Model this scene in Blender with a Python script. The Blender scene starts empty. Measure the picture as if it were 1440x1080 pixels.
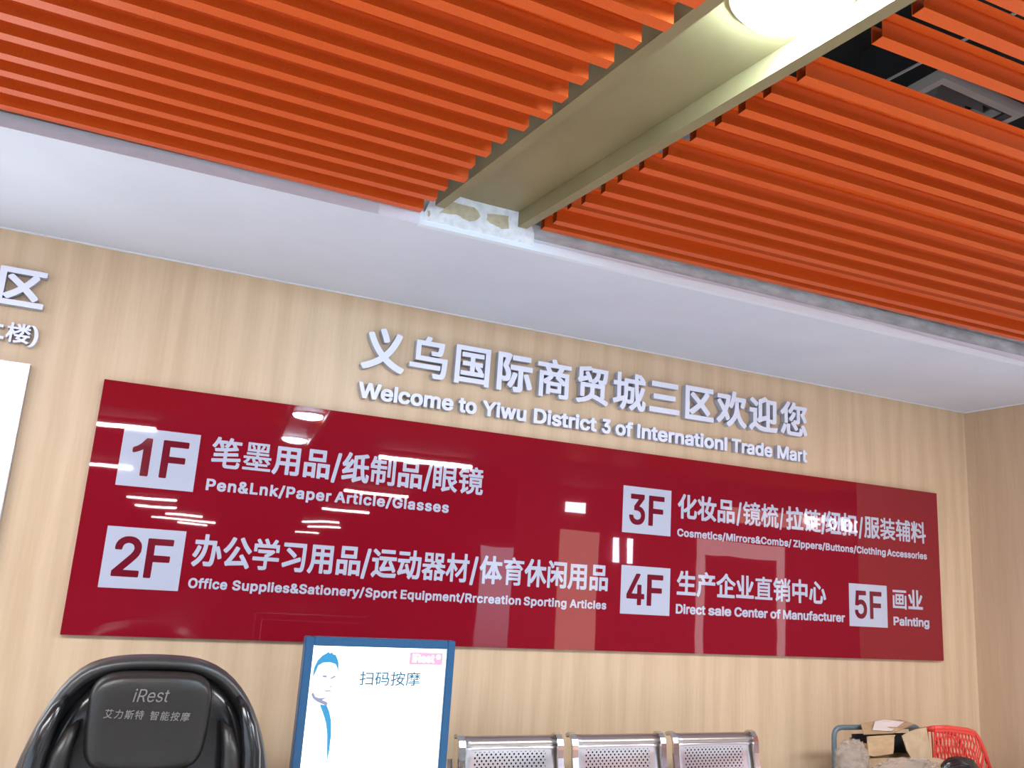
import bpy, bmesh, math, random
from mathutils import Matrix, Vector
random.seed(7)
C = bpy.context.scene.collection
PI = math.pi
# ------------------------------------------------------------------ camera, world, exposure
cam_d = bpy.data.cameras.new('camera')
cam_d.sensor_width = 36; cam_d.lens = 29.893; cam_d.clip_start = 0.05
cam = bpy.data.objects.new('camera', cam_d); C.objects.link(cam)
CAMROT = [[0.908595, -0.148351, -0.390445], [-0.412534, -0.172467, -0.894467], [0.065356, 0.97378, -0.217903]]
cam.matrix_world = Matrix.Translation((0, 0, 1.6)) @ Matrix(CAMROT).to_4x4()
bpy.context.scene.camera = cam
world = bpy.data.worlds.new('world'); bpy.context.scene.world = world; world.use_nodes = True
bg = world.node_tree.nodes['Background']; bg.inputs[0].default_value = (0.70, 0.82, 1.0, 1); bg.inputs[1].default_value = 1.75
vs = bpy.context.scene.view_settings
vs.view_transform = 'Standard'; vs.look = 'None'; vs.gamma = 1; vs.use_curve_mapping = False; vs.exposure = 0.67

def area(name, loc, rot, sx, sy, energy, col):
    d = bpy.data.lights.new(name, 'AREA'); d.shape = 'RECTANGLE'; d.size = sx; d.size_y = sy; d.energy = energy; d.color = col
    o = bpy.data.objects.new(name, d); o.location = loc; o.rotation_euler = rot; C.objects.link(o); return o
# added fill lights overhead, out of view, to brighten wall and floor
area('fill_light', (-1.7, 0.95, 2.93), (0, 0, 0), 3.0, 0.8, 120, (0.93, 0.97, 1.0))
area('fill_light', (3.7, 0.75, 2.97), (0, 0, 0), 2.4, 0.7, 100, (0.93, 0.97, 1.0))

# ------------------------------------------------------------------ materials
def mat(name, col, rough=0.5, metal=0.0, spec=0.5, emit=None, es=0.0, coat=0.0):
    m = bpy.data.materials.new(name); m.use_nodes = True
    b = m.node_tree.nodes['Principled BSDF']
    b.inputs['Base Color'].default_value = (*col, 1); b.inputs['Roughness'].default_value = rough
    b.inputs['Metallic'].default_value = metal; b.inputs['Specular IOR Level'].default_value = spec
    b.inputs['Coat Weight'].default_value = coat; b.inputs['Coat Roughness'].default_value = 0.05
    if emit: b.inputs['Emission Color'].default_value = (*emit, 1); b.inputs['Emission Strength'].default_value = es
    return m
def nt(m): return m.node_tree, m.node_tree.nodes, m.node_tree.links, m.node_tree.nodes['Principled BSDF']
def tex(m, scale, detail=4, stretch=(1, 1, 1), rough=0.55):
    t, n, l, b = nt(m)
    tc = n.new('ShaderNodeTexCoord'); mp = n.new('ShaderNodeMapping'); mp.inputs['Scale'].default_value = stretch
    nz = n.new('ShaderNodeTexNoise'); nz.inputs['Scale'].default_value = scale; nz.inputs['Detail'].default_value = detail
    nz.inputs['Roughness'].default_value = rough
    l.new(tc.outputs['Object'], mp.inputs[0]); l.new(mp.outputs[0], nz.inputs['Vector'])
    return nz
def ramp(m, src, stops):
    t, n, l, b = nt(m)
    r = n.new('ShaderNodeValToRGB'); e = r.color_ramp.elements
    while len(e) < len(stops): e.new(0.5)
    for el, (p, c) in zip(e, stops): el.position = p; el.color = (*c, 1)
    l.new(src, r.inputs[0]); return r
def bump(m, src, strength, dist=0.01):
    t, n, l, b = nt(m)
    bp = n.new('ShaderNodeBump'); bp.inputs['Strength'].default_value = strength; bp.inputs['Distance'].default_value = dist
    l.new(src, bp.inputs['Height']); l.new(bp.outputs[0], b.inputs['Normal'])
def vary(m, c1, c2, scale, stretch=(1, 1, 1), lo=0.35, hi=0.65, bs=0.0, bd=0.002, detail=4):
    nz = tex(m, scale, detail, stretch); r = ramp(m, nz.outputs['Fac'], [(lo, c1), (hi, c2)])
    nt(m)[2].new(r.outputs[0], nt(m)[3].inputs['Base Color'])
    if bs: bump(m, nz.outputs['Fac'], bs, bd)
    return m
def wood(name, a, b_):
    m = mat(name, a, 0.38, spec=0.4)
    t, n, l, b = nt(m)
    tc = n.new('ShaderNodeTexCoord')
    def nz(scale, st, det):
        mp = n.new('ShaderNodeMapping'); mp.inputs['Scale'].default_value = st
        z = n.new('ShaderNodeTexNoise'); z.inputs['Scale'].default_value = scale; z.inputs['Detail'].default_value = det; z.inputs['Roughness'].default_value = 0.6
        l.new(tc.outputs['Object'], mp.inputs[0]); l.new(mp.outputs[0], z.inputs['Vector']); return z
    fine = nz(60, (1, 1, 0.05), 5); broad = nz(5, (1, 1, 0.16), 3)
    wv = n.new('ShaderNodeTexWave'); wv.wave_type = 'BANDS'; wv.bands_direction = 'X'; wv.inputs['Scale'].default_value = 2.2
    wv.inputs['Distortion'].default_value = 9; wv.inputs['Detail'].default_value = 3; wv.inputs['Detail Scale'].default_value = 1.4
    mpw = n.new('ShaderNodeMapping'); mpw.inputs['Scale'].default_value = (1, 1, 0.13)
    l.new(tc.outputs['Object'], mpw.inputs[0]); l.new(mpw.outputs[0], wv.inputs['Vector'])
    def mth(op, x, y):
        q = n.new('ShaderNodeMath'); q.operation = op
        for i, v in enumerate((x, y)):
            if isinstance(v, (int, float)): q.inputs[i].default_value = v
            else: l.new(v, q.inputs[i])
        return q.outputs[0]
    s = mth('ADD', mth('MULTIPLY', fine.outputs['Fac'], 0.5), mth('MULTIPLY', broad.outputs['Fac'], 0.3))
    s = mth('ADD', s, mth('MULTIPLY', wv.outputs['Fac'], 0.2))
    r = ramp(m, s, [(0.33, a), (0.62, b_)])
    l.new(r.outputs[0], b.inputs['Base Color'])
    return m

M = {}
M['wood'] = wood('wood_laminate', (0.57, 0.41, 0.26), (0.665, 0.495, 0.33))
M['wood_shaded'] = wood('wood_laminate_shaded', (0.50, 0.345, 0.225), (0.57, 0.405, 0.27))  # same laminate as the back wall, shade put in as darker colour
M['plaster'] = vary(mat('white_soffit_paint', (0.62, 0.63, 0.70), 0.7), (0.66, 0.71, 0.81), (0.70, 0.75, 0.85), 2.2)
M['plaster_white'] = vary(mat('white_plaster', (0.8, 0.82, 0.88), 0.7), (0.70, 0.72, 0.78), (0.86, 0.88, 0.94), 30, bs=0.4)
M['bead'] = mat('smooth_white_plaster', (0.76, 0.84, 0.92), 0.6)
M['concrete'] = vary(mat('grey_concrete', (0.38, 0.39, 0.40), 0.85), (0.38, 0.42, 0.44), (0.58, 0.63, 0.66), 9, (1, 1, 2.5), bs=0.5, detail=8)
M['putty'] = vary(mat('khaki_putty', (0.42, 0.37, 0.25), 0.8), (0.46, 0.40, 0.27), (0.60, 0.53, 0.38), 30, bs=0.4)
M['trim'] = mat('white_trim', (0.78, 0.78, 0.80), 0.5)
def slat_mat():
    m = mat('orange_painted_metal', (0.74, 0.13, 0.025), 0.36, spec=0.3)
    nz = tex(m, 300, 2); r = ramp(m, nz.outputs['Fac'], [(0.3, (0.57, 0.078, 0.010)), (0.7, (0.72, 0.115, 0.015))])
    nt(m)[2].new(r.outputs[0], nt(m)[3].inputs['Base Color']); bump(m, nz.outputs['Fac'], 0.15, 0.0006)
    return m
M['slat'] = slat_mat()
M['beam'] = vary(mat('khaki_painted_metal', (0.30, 0.25, 0.16), 0.45), (0.215, 0.17, 0.082), (0.255, 0.205, 0.10), 3, bs=0.05)
M['dark'] = mat('dark_plenum_paint', (0.025, 0.028, 0.028), 0.9)
M['duct'] = mat('grey_duct', (0.42, 0.45, 0.45), 0.6)
M['vent'] = mat('vent_paint', (0.5, 0.48, 0.43), 0.6)
M['floor'] = vary(mat('polished_floor_tile', (0.5, 0.47, 0.43), 0.12, spec=0.5), (0.58, 0.57, 0.56), (0.66, 0.65, 0.64), 6)
def acrylic():
    m = mat('red_acrylic', (0.23, 0.005, 0.015), 0.015, spec=0.62)
    nz = tex(m, 2.2, 2); bump(m, nz.outputs['Fac'], 0.022, 0.02); return m
M['red'] = acrylic()
def whitegloss():
    m = mat('white_vinyl_under_gloss', (0.47, 0.50, 0.61), 0.03, spec=0.62)
    nz = tex(m, 2.2, 2); bump(m, nz.outputs['Fac'], 0.022, 0.02); return m
M['vinyl'] = whitegloss()
M['digit'] = mat('dark_red_vinyl', (0.16, 0.008, 0.02), 0.06, spec=0.62)
M['letter'] = mat('white_acrylic_letter', (0.74, 0.77, 0.90), 0.4)
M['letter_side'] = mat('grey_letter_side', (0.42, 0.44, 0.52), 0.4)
M['lamp'] = mat('lamp_diffuser', (1, 1, 1), 0.5, emit=(0.60, 0.84, 1.0), es=120)
M['lamp_body'] = mat('lamp_body', (0.8, 0.8, 0.8), 0.4)
M['tube'] = mat('tube_glow', (1, 1, 1), 0.5, emit=(1, 0.97, 0.96), es=38)
M['neon'] = mat('neon_glow', (1, 1, 1), 0.5, emit=(0.62, 0.75, 1.0), es=16)
M['screen'] = mat('screen_glow', (0.02, 0.02, 0.02), 0.2, emit=(0.95, 0.985, 1.0), es=1.6)
M['screen_blue'] = mat('screen_print_blue', (0.02, 0.02, 0.02), 0.2, emit=(0.018, 0.23, 0.46), es=1.0)
M['screen_teal'] = mat('screen_print_teal', (0.02, 0.02, 0.02), 0.2, emit=(0.012, 0.11, 0.20), es=1.0)
M['screen_pink'] = mat('screen_print_pink', (0.02, 0.02, 0.02), 0.2, emit=(0.72, 0.34, 0.50), es=1.0)
M['screen_grey'] = mat('screen_print_grey', (0.02, 0.02, 0.02), 0.2, emit=(0.20, 0.22, 0.34), es=1.0)
M['screen_skin'] = mat('screen_print_skin', (0.02, 0.02, 0.02), 0.2, emit=(0.70, 0.69, 0.72), es=1.0)
M['lightbox'] = mat('lightbox_glow', (0.9, 0.9, 0.9), 0.4, emit=(0.90, 0.96, 1.0), es=1.4)
M['alu'] = mat('brushed_aluminium', (0.55, 0.55, 0.60), 0.35, metal=0.8)
M['bezel'] = mat('bezel_bloom_tint', (0.018, 0.085, 0.19), 0.3)  # blue bloom of the display painted into the colour of a black bezel
def leather():
    m = mat('black_leather', (0.014, 0.012, 0.010), 0.36, spec=0.5)
    nz = tex(m, 14, 5); bump(m, nz.outputs['Fac'], 0.25, 0.012); return m
M['leather'] = leather()
M['leather_gloss'] = mat('black_glossy_shell', (0.03, 0.028, 0.028), 0.36, spec=0.6)
M['leather_pad'] = mat('black_padded_vinyl', (0.012, 0.012, 0.013), 0.2, spec=0.6)
M['chair_print'] = mat('silver_print', (0.17, 0.155, 0.15), 0.5)
M['steel'] = mat('polished_steel', (0.62, 0.60, 0.58), 0.16, metal=1.0)
M['steel_brushed'] = mat('brushed_steel', (0.50, 0.48, 0.46), 0.32, metal=1.0)
def perforated():
    m = mat('perforated_steel', (0.66, 0.66, 0.70), 0.30, metal=1.0)
    t, n, l, b = nt(m)
    tc = n.new('ShaderNodeTexCoord'); sx = n.new('ShaderNodeSeparateXYZ'); l.new(tc.outputs['UV'], sx.inputs[0])
    def mth(op, x, y=0.0):
        q = n.new('ShaderNodeMath'); q.operation = op
        for i, v in enumerate((x, y)):
            if isinstance(v, (int, float)): q.inputs[i].default_value = v
            else: l.new(v, q.inputs[i])
        return q.outputs[0]
    P = 0.0165
    v = mth('DIVIDE', sx.outputs[1], P * 0.8); row = mth('FLOOR', v)
    u = mth('ADD', mth('DIVIDE', sx.outputs[0], P * 1.35), mth('MULTIPLY', mth('MODULO', row, 2.0), 0.5))
    fu = mth('MULTIPLY', mth('SUBTRACT', mth('FRACT', u), 0.5), 1.35); fv = mth('MULTIPLY', mth('SUBTRACT', mth('FRACT', v), 0.5), 0.8)
    d = mth('SQRT', mth('ADD', mth('MULTIPLY', fu, fu), mth('MULTIPLY', fv, fv)))
    hole = mth('LESS_THAN', d, 0.27)
    # holes stay clear of the panel's edges (UV in metres, panel 0.46 x 0.36)
    ex = mth('MULTIPLY', mth('GREATER_THAN', sx.outputs[0], 0.05), mth('LESS_THAN', sx.outputs[0], 0.40))
    ey = mth('MULTIPLY', mth('GREATER_THAN', sx.outputs[1], 0.03), mth('LESS_THAN', sx.outputs[1], 0.375))
    hole = mth('MULTIPLY', hole, mth('MULTIPLY', ex, ey))
    tr = n.new('ShaderNodeBsdfDiffuse'); tr.inputs[0].default_value = (0.015, 0.015, 0.015, 1); mx = n.new('ShaderNodeMixShader')  # shade behind the openings, painted as dark discs instead of cut holes
    out = [k for k in n if k.type == 'OUTPUT_MATERIAL'][0]
    l.new(hole, mx.inputs[0]); l.new(b.outputs[0], mx.inputs[1]); l.new(tr.outputs[0], mx.inputs[2]); l.new(mx.outputs[0], out.inputs[0])
    return m
M['perf'] = perforated()
M['black'] = mat('black_plastic', (0.02, 0.02, 0.022), 0.4)
M['cardboard'] = vary(mat('cardboard', (0.42, 0.27, 0.14), 0.8), (0.38, 0.245, 0.13), (0.48, 0.32, 0.18), 12, (1, 1, 3))
M['cardboard_pale'] = vary(mat('pale_cardboard', (0.46, 0.33, 0.20), 0.8), (0.42, 0.30, 0.18), (0.52, 0.38, 0.24), 12)
M['tape'] = mat('clear_tape', (0.72, 0.62, 0.58), 0.25)
M['blue_tube'] = mat('blue_grey_paint', (0.115, 0.155, 0.18), 0.35)
M['basket'] = mat('red_plastic', (0.66, 0.055, 0.04), 0.35)
def film():
    m = mat('wrap_film', (0.62, 0.52, 0.44), 0.18, spec=0.6); nz = tex(m, 16, 5); bump(m, nz.outputs['Fac'], 1.0, 0.03)
    b = nt(m)[3]; b.inputs['Alpha'].default_value = 0.34; return m
M['film'] = film()
M['hall'] = mat('dark_hall_surface', (0.10, 0.035, 0.03), 0.8)
M['shop_red'] = mat('shop_wall_red', (0.28, 0.07, 0.06), 0.6)
M['shop_pale'] = mat('shop_lit_panel', (0.7, 0.5, 0.4), 0.6, emit=(1.0, 0.62, 0.5), es=1.5)
M['pink_frame'] = mat('shop_frame', (0.8, 0.7, 0.7), 0.5, emit=(1.0, 0.85, 0.85), es=1.6)

# ------------------------------------------------------------------ builders
def tag(o, label=None, cat=None, group=None, kind=None):
    for k, v in (('label', label), ('category', cat), ('group', group), ('kind', kind)):
        if v: o[k] = v
    return o
def empty(name, loc=(0, 0, 0), rz=0.0):
    o = bpy.data.objects.new(name, None); o.location = loc; o.rotation_euler = (0, 0, rz); o.empty_display_size = 0.1
    C.objects.link(o); return o
def link(name, me, m, parent=None, loc=None):
    o = bpy.data.objects.new(name, me)
    if m is not None and len(me.materials) == 0: me.materials.append(m)
    C.objects.link(o)
    if parent is not None: o.parent = parent
    if loc is not None: o.location = loc
    return o
def bm_obj(name, bm, m, parent=None, loc=None, smooth=False):
    me = bpy.data.meshes.new(name)
    bmesh.ops.recalc_face_normals(bm, faces=bm.faces)
    if smooth:
        for f in bm.faces: f.smooth = True
    bm.to_mesh(me); bm.free(); return link(name, me, m, parent, loc)
def add_box(bm, x0, x1, y0, y1, z0, z1, bev=0.0):
    r = bmesh.ops.create_cube(bm, size=1, matrix=Matrix.Translation(((x0+x1)/2, (y0+y1)/2, (z0+z1)/2)) @ Matrix.Diagonal((abs(x1-x0), abs(y1-y0), abs(z1-z0), 1)))
    if bev:
        es = {e for v in r['verts'] for e in v.link_edges}
        bmesh.ops.bevel(bm, geom=list(es), offset=bev, segments=2, affect='EDGES')
def box(name, x0, x1, y0, y1, z0, z1, m, parent=None, bev=0.0):
    bm = bmesh.new(); add_box(bm, x0, x1, y0, y1, z0, z1, bev); return bm_obj(name, bm, m, parent)
def add_tube(bm, pts, r, seg=10, cap=True):
    pts = [Vector(p) for p in pts]; rings = []
    up = None
    for i, p in enumerate(pts):
        t = (pts[min(i+1, len(pts)-1)] - pts[max(i-1, 0)]).normalized()
        if up is None: up = t.orthogonal().normalized()
        up = (up - t*up.dot(t)).normalized(); s = t.cross(up)
        rr = r[i] if isinstance(r, (list, tuple)) else r
        rings.append([bm.verts.new(p + (up*math.cos(a) + s*math.sin(a))*rr) for a in [2*PI*k/seg for k in range(seg)]])
    for a, b in zip(rings, rings[1:]):
        for k in range(seg): bm.faces.new((a[k], a[(k+1) % seg], b[(k+1) % seg], b[k]))
    if cap: bm.faces.new(rings[0][::-1]); bm.faces.new(rings[-1])
def tube(name, pts, r, m, parent=None, seg=10):
    bm = bmesh.new(); add_tube(bm, pts, r, seg); return bm_obj(name, bm, m, parent, smooth=True)
def round_path(pts, rad, n=6):
    pts = [Vector(p) for p in pts]; out = [pts[0]]
    for a, b, c in zip(pts, pts[1:], pts[2:]):
        d1 = (a-b).normalized(); d2 = (c-b).normalized(); p0 = b+d1*rad; p1 = b+d2*rad
        for k in range(n+1):
            t = k/n; out.append(p0*(1-t)**2 + b*2*t*(1-t) + p1*t*t)
    out.append(pts[-1]); return out
def prism(name, poly, y0, y1, m, parent=None, bev=0.0, smooth=False):
    """polygon in X-Z extruded from y0 to y1"""
    bm = bmesh.new(); a = [bm.verts.new((x, y0, z)) for x, z in poly]; b = [bm.verts.new((x, y1, z)) for x, z in poly]
    bm.faces.new(a); bm.faces.new(b[::-1]); n = len(poly)
    for i in range(n): bm.faces.new((a[i], b[i], b[(i+1) % n], a[(i+1) % n]))
    if bev: bmesh.ops.bevel(bm, geom=[e for e in bm.edges if abs(e.verts[0].co.y-e.verts[1].co.y) < 1e-6], offset=bev, segments=3, affect='EDGES')
    return bm_obj(name, bm, m, parent, smooth=smooth)
def loft(name, rings, m, parent=None, cap0=False, cap1=True, sub=0):
    bm = bmesh.new(); R = [[bm.verts.new(p) for p in r] for r in rings]; n = len(R[0])
    for a, b in zip(R, R[1:]):
        for k in range(n): bm.faces.new((a[k], a[(k+1) % n], b[(k+1) % n], b[k]))
    if cap0: bm.faces.new(R[0])
    if cap1: bm.faces.new(R[-1])
    o = bm_obj(name, bm, m, parent, smooth=True)
    if sub:
        s = o.modifiers.new('sub', 'SUBSURF'); s.levels = sub; s.render_levels = sub
    return o

# ------------------------------------------------------------------ letter shapes (outlines as packed point lists)
GLYPHS = {
 'H': {
  '义': ('0,2/062$061Z/l0R/:/A.j.J.4-P-P,X,},#-7+k-y+;.^*o/Q*E0;*&1,)i18)[18)81#(|0`(O0S(E0,(E/8(c.M)(-h)K,{)y+j*r+A*O*X){)B)9(9(e&F(G&=(E%s(G%f(S%W(p%@)4%@)Y%K)e&X*1(x*m)j+A*G+i*^+}*+,_)S-E(z.;(J/3&x05&R13&S1X&c1e(F1y(l1x(w1n)@0t)p/p*</-*r.8+M-O+n-.,7-T,n.B-H/=.,0c.B1:.e2>.o2H/62I *^2~+B3;+f3;+t3-,V1_,~0P,~0+,r/z,./^+f/^+Y/j+/1)*Q2J*Q2r', 1.0),
  '乌': ('/g(a/K(U.m(N.#(N-4(S-*(`,~)%,m)G,m)b,x)j.d)g.u)m.~){/**8/3*b/@,-/A,g(;,h(0,o(.1p(51{*@1}*X2T*l3,*t35+035,(3),12|,12`+n2$+p1}/Q1}/]1v/_1N/P0)/F/J/6.v/-.i.q.R.[.H.A.D,p.D,N.F,E.N,>.t,5/3,7/P,B/W-I/Q-h/Q-u/V-|/].)/p.30F.60i)J0i)G0e)G.&)H-~)L-}0^-{0d-s0d-90V+*0L*20B)Y06)60&(y .t+q.t*s.j*h%i*h%c*j%[*s%[+q%g+|.h+|.m+z', 1.0),
  '国': ('0U2Z0]2P0Z(Q0Q(K/E(K/=(S/<({/:(~(@(~(<({(;(S(3(K&$(L%y(W%{2V&+2] /;1D(<1D(=*9/<*: /+*s.{*l(Z*n(S*w(S+o(]+{+&+|+++}+,,%++-E)--F)#-M(}-R(}.L)+.W++.X++/a(j/b(b/m(d0p(n0w.l0u.r0j.r/m.l/d,D/a,C.Z,H.W.O.W.Y.O.Y-O.O-F-s-F-q-C.D,m.d,E.e,*.a+}/#+{/,+s -L+}-3,C,W,{,V-9,_-E,D-E,D+}', 1.0),
  '际': ('&$(E%u(Q%t(U%t2X&&2e*:2g*j2L*y2<*y1z*t1l)v/?*3.z*J.T*].-*i-c*o-7*o,G*g+u*T+Q*;+7)~++)Z*~(l*|(R*~(D+4(A+K(=+S(;(Q(-(E +v(G+h(W+a(w+Q)A+R)d+`)p,p)p,x)s,z)w,z.;,v.>*f.>*Y.L*Z/W*f/c*j/d0~/c1./T1..N1-.J0}.>.G.=.F)>.@)#.8(r.,(e-r(U-I(K,t(G ,U-Q,c-E,c,{,H,%,)+0+c*E+6)X++)M*f)M*-)s){*#)y*C*N+7*i+m*~,G+A-P+N-^+T-`+r-` .d-O/A-b/g-b/t-T0Y+u1#*b1.*:1.)s0{)c0;)L/s)M/g)Y/O*W/:+=.V,{.V-C )-1C(@1C(<1@(<,G(?,B(~,@)1,B):,G)?,M)G,i)G-&)C-?)1-s(g.V(G.~(H/D(w0e)-1< +*24+42A+:2C0C2C0R240R1/0G0}0A0{+80{+*1/', 1.0),
  '商': ('%b1r%m1y+.1y+11|+/2&*u2V*u2t*~2|+j33,*33,23+,^2&,d1y0o1w0v1l0v0r0o0i.b0g.`0R.//_.2/[04/[0>/R0>)<08(}0/(p/{(c/k([/M(T.q(P-`(P-U(Y-?)6-?)S-H)[.h)Z/#)]/()b/(,F.l,-.Q,-.I,0..,I.(,K.&)}-y)s*d)r*a)o*a)K*X)C)])B)V)D)O)M)O,5)9,)(v,)(n,1(X,U(V(U(L(L&E(N&>(Y&>/R&H/[)P/[)S/_)(0R)&0g%h0h%`0r ,s*},s+g,p+j*f+j*a+g*a*}*d*z,n*z -Q,u,8-t,8.7,F.G,D.J+I.I+M.A+L-~*A,u *0.I(X.I(X-:(p-F)C-g*$.< -_.I/(-D/(.I -10g*Q0g*v/~*{/r*{/_+$/[,S/[,p0-', 1.0),
  '贸': ('0S2X0Z2P0Z2-0R0z0D/c0:/30..q/n.P/S.D/4.B//.?/Y.=/c.1/b*O/Y*E/3*C0=)t0i)^0q)V0r)60N(Y0C(O0%(O/K(j.()D,n)n+|*++p*:+V){*h)I)L(s&_(I&A(J%j)0%j)K%q)T(g*#)f*E*J*k*o+4*t+=+)+c+-,3+,-,)@-,)?*G)3*>(/*>($*G(#.1(*.;($.;&m.0&R.1&J.9&;.Z&*.v&+/5&C/N&M/p&O2H&X2O)@2g*d3)+)3(+N2P+W2Y+[2Z .C*_.D-+,L-,,K+_,F+4,f+2 (/.?+F.>+J.A+6.Y*z.O*`.P*U.Z*G/)*B/+(e.U ,P.?.&.?-}.B-l.B-c.J-^.g-O/6-..l ,~1H,y1K+W1K+O1V+N1{+&1p*+1^(j1M(h1H(h/|(l/z)i0;)J0p)J15)R1=*-1R*J1S*V1H+)0Z+b/D+n/J,7/g,V03,j0Z /:1J.A1K.<1I.,0T-z0&-e/X-f/T.l/O.v/T/%/n//09/81+', 1.0),
  '城': ('&o2}(t3#)#2v)#0N)&0I)z0I*&0E*(1@*11J-I1L-I3&-S31.W31.`3(.b2o/(3)/E3)0.2M0_1x0l1f0m1L0{1J1)1@1)0>0}06.l04.h03.g0/.k/1.{-F/%-O/F.N/Z/A/b/G0#/I02/G0g/=0p/50p.m0K-P/{,A/D+5/X*O/i*0/y)w0%*40+*O01+Q07+Z0W+[0e+N11+81:+01:*o14*21*)S0w),0^(g0G(Y0,(T/g(T/O(Y/?(a/4(i.o)-.])G.E)u-O)$,j(O,M(O+k)0+m)M,x*@-J*o-z+O-g,e-_-M-P/?-N0)-I04+D04+?01+@/3-B/2-L/)-H,k-A+=-8*q-0*a,y*N,f*C,@*=+6*>+,*G+&*e+$*g*o***L):)z(R)n(I)R(I)D(X(v(x(o)%(p)@)?)})_*i)b*y&-)y%o)x%f*#%L*m%L+0%V+:&]+Z&h+a&h/-&e/2%c/2%Y/9%W0>%c0I&g0J&h2r ,6-}+@-|+=,U+2+O+|+L,(+O,++S,1+q,5,I )$,/)c,E)z,F)~,M*(--*&/6)z/2))/2)#// /B1L/(1i.b2*.d1L', 1.0),
  '三': ('%[)@%[*O%k*_0g*_0m*]0x*O0x)@0i)1%m)1%g)3 &}.C(-.O(3.Q/=.Q/L.C/L-5/A-(/;-%(1-&&}-5 &<0n&<1|&J2/002/052.0@1|0@0n020`&L0`&F0b', 1.0),
  '区': ('&-2X&32Z0g2X0r2L0r1>0c12.w11/?0|/K0q/L0H.R.~-S-i/$,;/h+M/l+E/j*{/#*;.[*;-H+[,J,W+0+H*1*^)Z*;)7*;(t*Z(N*z(M*4(N*0(R*/0{*/1.){1-(l0~(b0y(a&-(c%~(m%}(r%}2J%~2N (N+P)-+t*/,]*j-2+>-_*F.O(m/p(k/v(m0<)N0q)T0s)v0s,D.m,_//-6/r-f0_.$11(N11', 1.0),
  '欢': ('.40,.B/x.A.G.V-C.w,?/C+I/q*c0J*01-)f1>)W1@)60[(F0;(E/X(n.v)K.E*0.**^-f+D-L*q-+*=,J)R+h(v*|(C*](C)v)&)v)G**)W+4*I+?*U+|+C,P,C,l-G,v.7,{/z-.0, 1(1:1)0v0d/X0B.T02.B/k.B/[.F/2.T/%.a/$.~/B/|/D0-/?00,t0/,_/L,B.g+~./+n-z+N-z*d.O*P-o*/,s*e+q+++.++*k*r*T*A*,)z*+)m*8)C+2):+;(r*e(E*0&_)J&;)/%t)0%W)Q%7)s%7*8%~*t&I+A&m+o(G,i&M.5%R/P%R/p%_/}&70I&X0I&v0()/.H)K/A)e0P)e0T)a0U%]0U%P0b%O0g%P1h%[1v*11w*@1{*]1{+21k+?1_+?1@+10B*z/F+$/L+9/x+R0e+g1V,#3(,035,N35-:3+-H2z-H2X-91]-:1S0C1U0w1G', 1.0),
  '迎': ('0_2C0i290j240j,30d+c0]+W0G+B00+7/d+1.U+1.G+=.B+S.6+o.5)}.8)x.Y)x/y*$0c*-1**,16){16)[1))80z(h0o(^0a(Z/2(T+~(R+H(V*^(c)~(w)V)1(n)`(c)e(L)X(;)H&G(H&$(H%D)8%D)U%L)b&$*:&L*[&u*w&u-u&r-x%X-z%N.+%O/5%Y/?%_/@)3/@)?/5)A,3)D,1)c,K)m,])s,u)s1z)t2#)~2.+22Y,@37,]36-A2R-F2E ,q)u,n+{+)+F*6+$)p+&)f+2)L+[)D+f)B+e)B*z*<*C*v*++J)|,$)v /C1(.:1(.51$.6,H.@,N/2,L/C,N/F,Q/F0~ ,n1h+<1-+<-#,o-M %c1v&?2R&c2R(P2$)N1=)k0|)k0])//z(i/z&{0]%o1I%c1V', 1.0),
  '您': ('(v,,)&,4*-,4*7,,*7*,*:)}*>){*b)t-D)t-d){-j*%-t*C-{+,.&+4.C+4.d*~.w*z.S+_.T+}.[,(/C,B/`,B/l,308+K0^*[0{)h0{)I0s)A02)(/k)%/c)./L)s/6*E//)o/%)M.r)..O(k.0(a-p(_*<(_)](g)B(s)()2(x)Q(u)o (i+o(q+e(q+E(A**&l(}&a(u&C(u%Z);%S)C%T)`&**[&`,(&i,.(),. ,:*9,2*A+v*g+T+:*],<*[,X*f,f+>-%+W-&+U-1+U-K+^-U,j-U,p-X,p0t+^0u+(0)*m/k*H/G*-/H)R/u)J/~)J0>){0r*J1P*|2P+43$+<3-+^3-,D2w,K2n,K2R,=2/,>2,0=2.0q1|0z1r0y1R0U0a0)/g/{/^/e/]0<.m0^.30n-m0n-P0a-D0(-&/e-&/[-//..-.;/F.=/c.E/k.r0$.s05/.0_/70t.00t./-7.+,w-s,[-j,T-Q,J,},D,C,C,v+b->+.-A*i-6*],W*9 )3,>(/,>($,G&~/G&A.l&$.l%F/R%F/m%R/{%|0A&K0l&s1>(Z2@)(3*)131)N31*32v*;2n*;2T)k1`)=0x)=,K);,E ,@/q,H/i,I/L,5.z+z.R+T-u+5-M*n-(*P-&)m-V)l-w*,.7*T.k*m/5+4/|+:0(+U0*', 1.0),
  '二': ('%S)[%S*s%c+&0s+&0y+$1)*s1))[0u)L%e)L%_)N &M1N&X1[&_1^/y1]0-1N0-09/}0,/w0*&]0*&M09', 1.0),
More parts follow.
